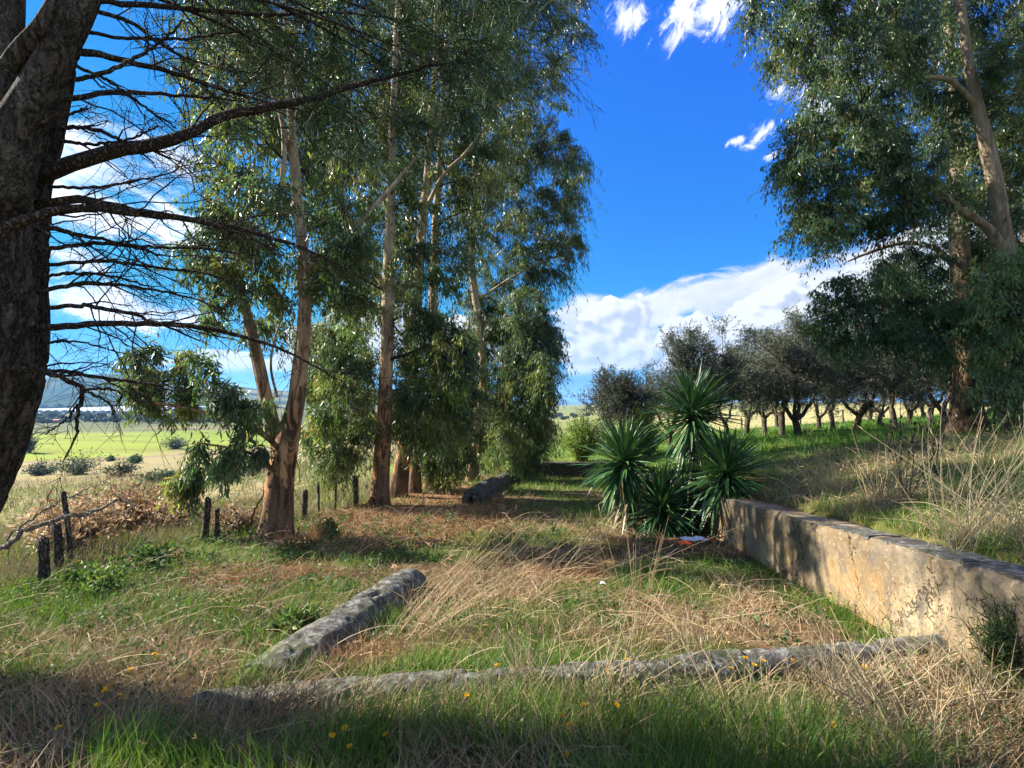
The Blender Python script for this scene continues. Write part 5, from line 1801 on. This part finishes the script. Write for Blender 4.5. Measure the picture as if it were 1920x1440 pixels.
# ------------------------------------------------------------------ yellow flowers
def flower_meshes(seed):
    rng = np.random.default_rng(seed)
    gp_, gc, gs = Geo(), Geo(), Geo()
    H = .09 + .05 * seed % 3 * .02
    tube(gs, [[0, 0, -.02], [.004, .002, .06], [0, 0, .12]], [.0016, .0014, .0014], 5, (.06, .11, .03))
    m = 14
    for ring, (ln, el) in enumerate(((.0155, .2), (.012, .55))):
        a = np.arange(m) * 2 * math.pi / m + ring * .2 + rng.normal(size=m) * .06
        d_ = np.stack([np.cos(a) * math.cos(el), np.sin(a) * math.cos(el), np.full(m, math.sin(el))], -1)
        leaves(gp_, np.tile([0, 0, .121], (m, 1)) + d_ * .002, d_, ln, .0062, (.78, .46, .01), rng, .05)
    tube(gc, [[0, 0, .118], [0, 0, .122], [0, 0, .125]], [.004, .0055, .003], 8, (.62, .28, .01))
    out = []
    for nm, gg, mt in (('petals', gp_, M_PETAL), ('centre', gc, M_PETAL), ('stalk', gs, M_GRASS)):
        me = gg.mesh(nm, smooth=False); me.materials.append(mt); out.append((nm, me))
    return out


FM = [flower_meshes(s) for s in range(3)]
fl = [(178, 1345), (192, 1335), (208, 1340), (222, 1322), (262, 1282), (270, 1270), (243, 1290), (118, 1410), (650, 1420), (740, 1415), (742, 1368), (870, 1352), (942, 1268), (1094, 1368), (1140, 1366), (1088, 1390), (1018, 1436), (1030, 1406), (1118, 1272), (1172, 1272), (1392, 1276), (1423, 1262), (1372, 1294), (1408, 1294), (1492, 1244), (1626, 1268), (1538, 1378), (655, 1440), (152, 1060), (604, 1444)]
for k, (px, py) in enumerate(fl):
    b = G(px, py + 22)
    left = px < 400
    root = thing('yellow_flower', 'small yellow daisy-like flower in the shaded weeds at the left' if left else 'small yellow daisy-like flower in the grass round the front kerbs', 'flower', b + [0, 0, .02 + .03 * (k % 3)],
                 'yellow flowers in the left weeds' if left else 'yellow flowers round the front kerbs')
    root.rotation_euler = (RNG.normal() * .35 - .25, RNG.normal() * .3, RNG.random() * 6)
    for nm, me in FM[k % 3]:
        inst(nm, me, root)

# ------------------------------------------------------------------ valley: shrubs, hedge trees, greenhouse, sheds
VC = np.array([(.040, .065, .036), (.050, .080, .040), (.032, .052, .034), (.06, .085, .035)])
for k, (px, py, wpx, hpx, lab) in enumerate([(150, 890, 120, 42, 'broad grey-green bush on the slope beyond the fence'), (75, 892, 60, 30, 'low bush at the left end of the slope thicket'), (225, 893, 70, 30, 'dull bush at the right end of the slope thicket'),
                                              (330, 842, 54, 26, 'round dark bush at the near edge of the bright green crop'), (56, 850, 34, 40, 'dark bush beside the pine trunk on the slope'), (207, 866, 14, 12, 'small bright bush above the thicket, left of its twin'),
                                              (254, 868, 26, 16, 'small bright bush above the thicket, right of its twin'), (300, 905, 90, 24, 'scrubby grey bush on the slope left of the forked eucalyptus'), (410, 905, 120, 40, 'green thicket behind the forked eucalyptus'),
                                              (470, 890, 80, 36, 'green bush close behind the forked eucalyptus trunk')]):
    b = G(px, py); Y = b[1]
    shrub('field_bush', lab, b, max(.5, hpx / 1000 * Y), max(.4, wpx / 2000 * Y), 1500, 500 + k, VC * (1.0 if k not in (5, 6) else 2.0), .022 * Y ** .6, .5, 'bush', None, M_OLIVE)

gfar = Geo(); rng = np.random.default_rng(77)
protos = []
for s in range(3):
    gl = Geo(); m = 420
    d_ = norm(rng.normal(size=(m, 3))); rr_ = rng.random(m) ** .3
    p0 = d_ * rr_[:, None] * [1, 1, .62] * (1 + .25 * (fbm(d_[:, 0] * 2 + 5, d_[:, 1] * 2 + d_[:, 2] * 2, s, 3) - .5)[:, None] * 2) + [0, 0, .72]
    leaves(gl, p0, rng.normal(size=(m, 3)), .34, .22, VC[rng.integers(4, size=m)] * .8, rng)
    gt = Geo(); tube(gt, [[0, 0, -.3], [0, 0, .3], [.02, 0, .6]], [.09, .07, .05], 5)
    me = gl.mesh('crown', smooth=False); me.materials.append(M_OLIVE); mt = gt.mesh('trunk'); mt.materials.append(M_OLIVEBARK)
    protos.append((me, mt))


def far_tree(px, Y, hpx, k, label, group):
    x = (px - 960) / 1000 * Y; z = float(height(x, Y))
    root = thing('hedge_tree', label, 'tree', (x, Y, z), group)
    s = hpx / 1000 * Y / 1.3
    root.scale = (s * RNG.uniform(1.0, 1.5), s, s)
    root.rotation_euler = (0, 0, RNG.random() * 6)
    inst('crown', protos[k % 3][0], root); inst('trunk', protos[k % 3][1], root)


n = 0
for px in np.arange(20, 470, 9.0):
    for row in range(2):
        Y = 430 + 70 * row + RNG.uniform(-25, 25)
        if RNG.random() < .2: continue
        if 84 < px < 190 and row == 0 and RNG.random() < .55: continue
        far_tree(px + RNG.uniform(-5, 5), Y, RNG.uniform(7, 14), n, 'round dark tree in the hedge belt between the green crop and the greenhouse', 'trees of the valley hedge belt'); n += 1
for px in np.arange(70, 420, 17.0):
    far_tree(px + RNG.uniform(-8, 8), 1180 + RNG.uniform(-60, 60), RNG.uniform(5, 10), n, 'round dark tree at the foot of the hills beyond the greenhouse', 'trees at the foot of the hills'); n += 1
for px in np.arange(985, 1110, 8.0):
    far_tree(px + RNG.uniform(-5, 5), 420 + RNG.uniform(-120, 200), RNG.uniform(4, 8), n, 'far tree on the plain seen between the weeping eucalyptus and the shrub', 'trees on the far plain'); n += 1

# long white greenhouse: bays side by side, each with its own curved roof
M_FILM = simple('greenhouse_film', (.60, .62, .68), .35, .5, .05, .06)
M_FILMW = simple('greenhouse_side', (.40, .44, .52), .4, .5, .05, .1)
YN, YF = 650, 1010
x0, x1 = (10 - 960) / 1000 * YN, (226 - 960) / 1000 * YN
for blk, (a, b_, dz) in enumerate(((x0, x0 + (x1 - x0) * .62, .0), (x0 + (x1 - x0) * .63, x1, -.6))):
    zg = float(height((a + b_) / 2, YN))
    root = thing('greenhouse', ['long pale plastic greenhouse, left block, far across the valley', 'long pale plastic greenhouse, right block, far across the valley'][blk], 'greenhouse', ((a + b_) / 2, YN, zg), 'greenhouses in the valley')
    nb = 9 if blk == 0 else 6
    zn = -5.6 + dz; zf = -.6 + dz
    for i in range(nb):
        u0, u1 = a + (b_ - a) * i / nb, a + (b_ - a) * (i + 1) / nb
        g = Geo(); V = []
        sh = -95
        for (yv, zz, xo) in ((YN, zn, 0), (YF, zf, sh)):
            for j in range(7):
                t = j / 6
                V.append([u0 + (u1 - u0 - .5) * t + xo, yv, zz + 1.6 * math.sin(t * math.pi)])
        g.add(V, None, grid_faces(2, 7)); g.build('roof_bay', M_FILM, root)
        g = Geo()
        g.add([[u0, YN + .5, zg - 3], [u1 - .5, YN + .5, zg - 3], [u1 - .5, YN + .5, zn + .1], [u0, YN + .5, zn + .1]], None, [[0, 1, 2, 3]])
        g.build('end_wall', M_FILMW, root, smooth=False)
    g = Geo(); g.add([[b_ - .3, YN + .5, zg - 3], [b_ - .3 - 95, YF, zg - 3], [b_ - .3 - 95, YF, zf + .1], [b_ - .3, YN + .5, zn + .1]], None, [[0, 1, 2, 3]])
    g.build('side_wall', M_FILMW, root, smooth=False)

M_WHITEW = simple('whitewash', (.70, .69, .66), .8, .2, 2, .08)
M_TILE = simple('clay_tile', (.30, .13, .07), .8, .2, 2, .2)
for k, (px, Y, wpx, hpx, lab) in enumerate([(168, 1150, 7, 2.6, 'tiny white farm building beyond the greenhouse, leftmost of three'), (177, 1160, 4, 2.6, 'tiny white farm building beyond the greenhouse, middle of three'), (200, 1150, 5, 2.8, 'tiny white farm building beyond the greenhouse, rightmost of three'), (105, 418, 20, 5, 'low brown shed in the hedge belt')]):
    x = (px - 960) / 1000 * Y; z = float(height(x, Y)); wd, hh = wpx / 1000 * Y, hpx / 1000 * Y
    root = thing('farm_building', lab, 'building', (x, Y, z))
    g = Geo(); dp = wd * .7
    bx = [[x + sx * wd / 2, Y + sy * dp / 2, z + sz] for sx in (-1, 1) for sy in (-1, 1) for sz in (-1.5, hh)]
    g.add(bx, None, [[0, 1, 3, 2], [4, 6, 7, 5], [0, 4, 5, 1], [2, 3, 7, 6]]); g.build('walls', M_WHITEW if k < 3 else M_TILE, root, smooth=False)
    g = Geo(); e = .4
    g.add([[x - wd / 2 - e, Y - dp / 2 - e, z + hh], [x + wd / 2 + e, Y - dp / 2 - e, z + hh], [x + wd / 2 + e, Y, z + hh * 1.4], [x - wd / 2 - e, Y, z + hh * 1.4], [x - wd / 2 - e, Y + dp / 2 + e, z + hh], [x + wd / 2 + e, Y + dp / 2 + e, z + hh]], [[0, 3, 4], [1, 5, 2]], [[0, 1, 2, 3], [3, 2, 5, 4]])
    g.build('roof', M_TILE, root, smooth=False)

# ------------------------------------------------------------------ ground cover
def scatter(n, poly_y, rng, xmin=-1.05, xmax=1.05, marg=1.2):
    """n spots in the ground that the view (with a margin) covers, between two distances, evenly by area"""
    y0, y1 = poly_y
    y = np.sqrt(y0 ** 2 + rng.random(n) * (y1 ** 2 - y0 ** 2))
    x = (xmin + (xmax - xmin) * rng.random(n)) * (y + marg)
    return x, y


def solid(x, y):
    """True where a kerb, wall or trunk stands"""
    ok = np.zeros(np.shape(x), bool)
    wx = wall_x(np.clip(y, -5, FAR_Y))
    ok |= (np.abs(x - (wx + .15)) < .19) & (y < FAR_Y)
    ok |= (y > FAR_Y - .05) & (y < FAR_Y + .4) & (x > 0) & (x < 4)
    lk = np.interp(y, [3.25, 4, 4.8, 5.35], [-1.47, -1.30, -1.12, -1.0])
    ok |= (np.abs(x - lk) < .11) & (y > 3.25) & (y < 5.4)
    fk = np.interp(x, [-1.72, -.4, .92, 2.8], [2.92, 3.1, 3.26, 3.5])
    ok |= (np.abs(x - 2.75) < .55) & (np.abs(y - 8.0) < .55) & (x < wx)      # swept bare under the yuccas
    ok |= (np.abs(y - fk) < .065) & (x > -1.72) & (x < 2.8)
    k3 = np.interp(y, [12.2, 14, 17, 19.6, 20.6], [-.93, -.72, -.35, 0, .12])
    ok |= (np.abs(x - k3) < .2) & (y > 12.2) & (y < 20.7)
    return ok


def blades(g, x, y, h, wd, lean_dir, lean, C, rng, segs=3):
    """tapering bent blades; lean 0 upright .. 1 lying down"""
    N = len(x)
    if N == 0: return
    z = height(x, y)
    ang = lean[:, None] * (1.35 * np.linspace(0.15, 1.0, segs + 1)[None] ** .8)
    st = h[:, None] / segs
    hz = np.concatenate([np.zeros((N, 1)), np.cumsum(np.sin(ang[:, 1:]) * st, 1)], 1)
    vt = np.concatenate([np.zeros((N, 1)), np.cumsum(np.cos(ang[:, 1:]) * st, 1)], 1)
    dx_, dy_ = np.cos(lean_dir), np.sin(lean_dir)
    px_ = x[:, None] + dx_[:, None] * hz; py_ = y[:, None] + dy_[:, None] * hz; pz = z[:, None] + vt - .01
    fa = rng.random(N) * 6.28
    sx, sy = np.cos(fa), np.sin(fa)
    ws = wd[:, None] * np.linspace(1, .12, segs + 1)[None] * .5
    A = np.stack([px_ - sx[:, None] * ws, py_ - sy[:, None] * ws, pz], -1)
    B = np.stack([px_ + sx[:, None] * ws, py_ + sy[:, None] * ws, pz], -1)
    V = np.stack([A, B], 2).reshape(N, -1, 3)
    m = 2 * (segs + 1)
    o = (np.arange(N) * m)[:, None, None]
    q = np.stack([np.arange(segs) * 2, np.arange(segs) * 2 + 1, np.arange(segs) * 2 + 3, np.arange(segs) * 2 + 2], -1)[None]
    g.add(V.reshape(-1, 3), None, (o + q).reshape(-1, 4), np.repeat(C, m, 0))


GG = np.array([(.064, .150, .018), (.082, .178, .020), (.115, .20, .024), (.050, .118, .024), (.15, .215, .030)])
SS = np.array([(.34, .25, .13), (.26, .18, .095), (.42, .33, .19), (.20, .14, .08), (.30, .24, .15)])
rng = np.random.default_rng(900)


def pick(cols, n, rng, v=.3):
    return cols[rng.integers(len(cols), size=n)] * (1 - v + 2 * v * rng.random((n, 1)))


# green blades
g = Geo()
for (yr, n, hh, ww, segs) in (((1.7, 3.4), 80000, .17, .0052, 3), ((3.2, 6), 66000, .12, .0062, 3), ((6, 11), 66000, .12, .0095, 2), ((11, 22), 66000, .14, .017, 2), ((22, 46), 40000, .18, .035, 2)):
    x, y = scatter(n, yr, rng)
    gr, st, li = cover(x, y)
    dl = fence_x(np.clip(y, -6, 60)) - x
    right = x > wall_x(np.clip(y, -5, FAR_Y)) + .2
    dens = np.where(dl > .4, .55, gr)
    dens = np.where((y > 21.5) & (dl < 0), .9, dens)
    edge = y - (30 + .36 * (x - 8))
    fk_ = np.interp(x, [-1.72, -.4, .92, 2.8], [2.92, 3.1, 3.26, 3.5])
    front = np.clip((fk_ - y) / .5, 0, 1)      # thin growth right before the front kerbs
    dens = np.where((y < fk_) & (x > -1.8), dens * (.22 + .78 * front), dens)
    keep = (rng.random(n) < dens) & ~solid(x, y) & ~(right & (edge > 6))
    x, y, dl, gr = x[keep], y[keep], dl[keep], gr[keep]
    m = len(x)
    C = pick(GG, m, rng)
    rt = x > wall_x(np.clip(y, -5, FAR_Y))
    C = np.where((rt & (y > 6))[:, None], C * np.array([.92, 1.15, .9]), C)
    C = np.where((dl > .3)[:, None], C * .75 + np.array([.05, .04, .02]), C)
    lush = sstep(y, 1.5, 3.4) * 0 + 1
    h = hh * (.45 + .9 * rng.random(m)) * (.55 + .9 * fbm(x * 2.6, y * 2.6, 41, 3)) * (.6 + .6 * gr) * np.where(y < 3.1, .75 + .5 * np.clip((3.1 - y) / .8, 0, 1), 1) * np.where(rt & (y > 4), 1.35, 1) * np.where(dl > .3, 1.7, 1)
    blades(g, x, y, h, ww * (.6 + .8 * rng.random(m)), fbm(x * 1.7, y * 1.7, 88, 2) * 16 + rng.normal(size=m) * 1.1, rng.random(m) ** .8 * 1.0, C, rng, segs)
g.build('grass', M_GRASS, kind='stuff', smooth=False)

# matted dry grass
g = Geo()
for (yr, n, hh, ww, segs) in (((1.7, 3.4), 50000, .20, .0066, 3), ((3.2, 6), 70000, .14, .0062, 3), ((6, 11), 76000, .15, .009, 3), ((11, 22), 50000, .18, .014, 2), ((22, 60), 26000, .35, .035, 2)):
    x, y = scatter(n, yr, rng)
    gr, st, li = cover(x, y)
    dl = fence_x(np.clip(y, -6, 60)) - x
    left = sstep(-x, .2, 1.6) * (y < 6)
    dens = np.clip(.24 + .6 * st + .5 * li + .2 * left - .3 * gr, .04, 1)
    dens = np.where(y < 3.05, np.clip(.36 + 1.2 * (fbm(x * 2.1, y * 2.1, 77, 3) - .42) + .3 * st, .08, 1), dens)
    dens = np.where(dl > .4, .55, dens)
    rt_ = (x > wall_x(np.clip(y, -5, FAR_Y)) + .2)
    dens = np.where(rt_, np.clip(.12 + .6 * st, 0, 1), dens)
    dens = np.where((y > 14) & (dl < 0), np.minimum(dens, .2), dens)
    keep = (rng.random(n) < dens) & ~solid(x, y)
    x, y, dl, st, li = x[keep], y[keep], dl[keep], st[keep], li[keep]
    m = len(x)
    C = pick(SS, m, rng, .35) * .85
    C = np.where(li[:, None] > .4, C * np.array([1.05, .82, .68]), C)
    C = np.where((dl > .3)[:, None], C * .7 + np.array([.03, .035, .03]), C)
    wind = .6 + 7.0 * (fbm(x * 1.3, y * 1.3, 61, 3) - .5) * 2 + rng.normal(size=m) * 1.3
    h = hh * (.4 + 1.1 * rng.random(m)) * np.where(dl > .3, 1.5, 1)
    up = np.where(dl > .3, .55, 1.0)
    blades(g, x, y, h, ww * (.5 + .9 * rng.random(m)), wind, np.clip((.40 + .75 * rng.random(m)) * up, 0, 1.1), C, rng, segs)
g.build('dry_grass', M_STRAW, kind='stuff', smooth=False)

# long loose straws lying over everything
g = Geo()
for (yr, n, L0) in (((1.7, 3.3), 1000, .32), ((3.2, 6), 2000, .38), ((6, 10), 1400, .45), ((10, 16), 400, .5)):
    x, y = scatter(n, yr, rng)
    gr, st, li = cover(x, y)
    dl = fence_x(np.clip(y, -6, 60)) - x
    keep = (rng.random(n) < np.clip(.25 + st, 0, 1)) & (dl < 1.0) & ~solid(x, y)
    x, y = x[keep], y[keep]; m = len(x)
    a = .6 + rng.normal(size=m) * 1.5
    el = np.abs(rng.normal(size=m)) * .32
    L = L0 * (.5 + rng.random(m))
    t = np.linspace(0, 1, 7)
    z = height(x, y)
    s = np.stack([x, y, z + .02 + .04 * rng.random(m)], -1)
    d_ = np.stack([np.cos(a) * np.cos(el), np.sin(a) * np.cos(el), np.sin(el)], -1)
    Pn = s[:, None] + d_[:, None] * L[:, None, None] * t[None, :, None]
    Pn[..., 2] += (.10 * L * rng.random(m))[:, None] * np.sin(t * math.pi)[None] - (.25 * L * np.sin(el))[:, None] * t[None] ** 2
    Pn = Pn + np.cumsum(rng.normal(size=Pn.shape) * .006, 1)
    zz = height(Pn[..., 0], Pn[..., 1])
    Pn[..., 2] = np.maximum(Pn[..., 2], zz + .015)
    tubes(g, Pn, np.linspace(.0022, .001, 7) * (1 + .05 * np.mean(yr)), 3, pick(SS, m, rng, .25) * 1.15)
g.build('loose_straw', M_STRAW, kind='stuff', smooth=False)

# bark strips and dead leaves
BK = np.array([(.28, .16, .085), (.22, .12, .065), (.40, .25, .14), (.14, .065, .04), (.34, .25, .18), (.10, .05, .035)])
g = Geo()
for (yr, n, L0, W0) in (((1.7, 3.4), 2600, .07, .014), ((3.2, 6), 9500, .10, .017), ((6, 11), 17000, .15, .021), ((11, 20), 9000, .2, .028)):
    x, y = scatter(n, yr, rng)
    gr, st, li = cover(x, y)
    dl = fence_x(np.clip(y, -6, 60)) - x
    keep = (rng.random(n) < np.clip(.2 + 1.1 * li - .15 * gr, 0.02, 1)) & (dl < .6) & ~solid(x, y)
    x, y, li = x[keep], y[keep], li[keep]; m = len(x)
    z = height(x, y)
    a = rng.random(m) * 6.28; tilt = rng.normal(size=m) * .28
    L = L0 * (.35 + 1.2 * rng.random(m) ** 2); Wd = W0 * (.4 + .9 * rng.random(m))
    d_ = np.stack([np.cos(a), np.sin(a), tilt], -1)
    leaves(g, np.stack([x, y, z + .015 + .05 * rng.random(m) * (1 - .4 * li)], -1), d_, L, Wd, pick(BK, m, rng, .3), rng, fold=.35)
g.build('bark_litter', M_LITTER, kind='stuff', smooth=False)

# small broad-leaved weeds
WC = np.array([(.045, .10, .022), (.06, .13, .028), (.035, .075, .024), (.09, .14, .03)])
g = Geo()
for (yr, n, L0) in (((1.7, 3.4), 420, .03), ((3.2, 6), 900, .04), ((6, 10), 900, .05)):
    x, y = scatter(n, yr, rng)
    left = (x < kerb_x(y) - .1) | ((y < 3.0))
    keep = (rng.random(n) < np.where(left, .8, .18)) & ~solid(x, y) & (x < 2.6)
    x, y = x[keep], y[keep]
    m = len(x); per = 22
    xx = np.repeat(x, per) + rng.normal(size=m * per) * .055; yy_ = np.repeat(y, per) + rng.normal(size=m * per) * .055
    zz = height(xx, yy_) + .02 + .10 * rng.random(m * per)
    d_ = rng.normal(size=(m * per, 3)) + [0, 0, .4]
    leaves(g, np.stack([xx, yy_, zz], -1), d_, L0 * (.5 + .8 * rng.random(m * per)), L0 * .55, np.repeat(pick(WC, m, rng), per, 0), rng, fold=.15)
g.build('weeds', M_GRASS, kind='stuff', smooth=False)
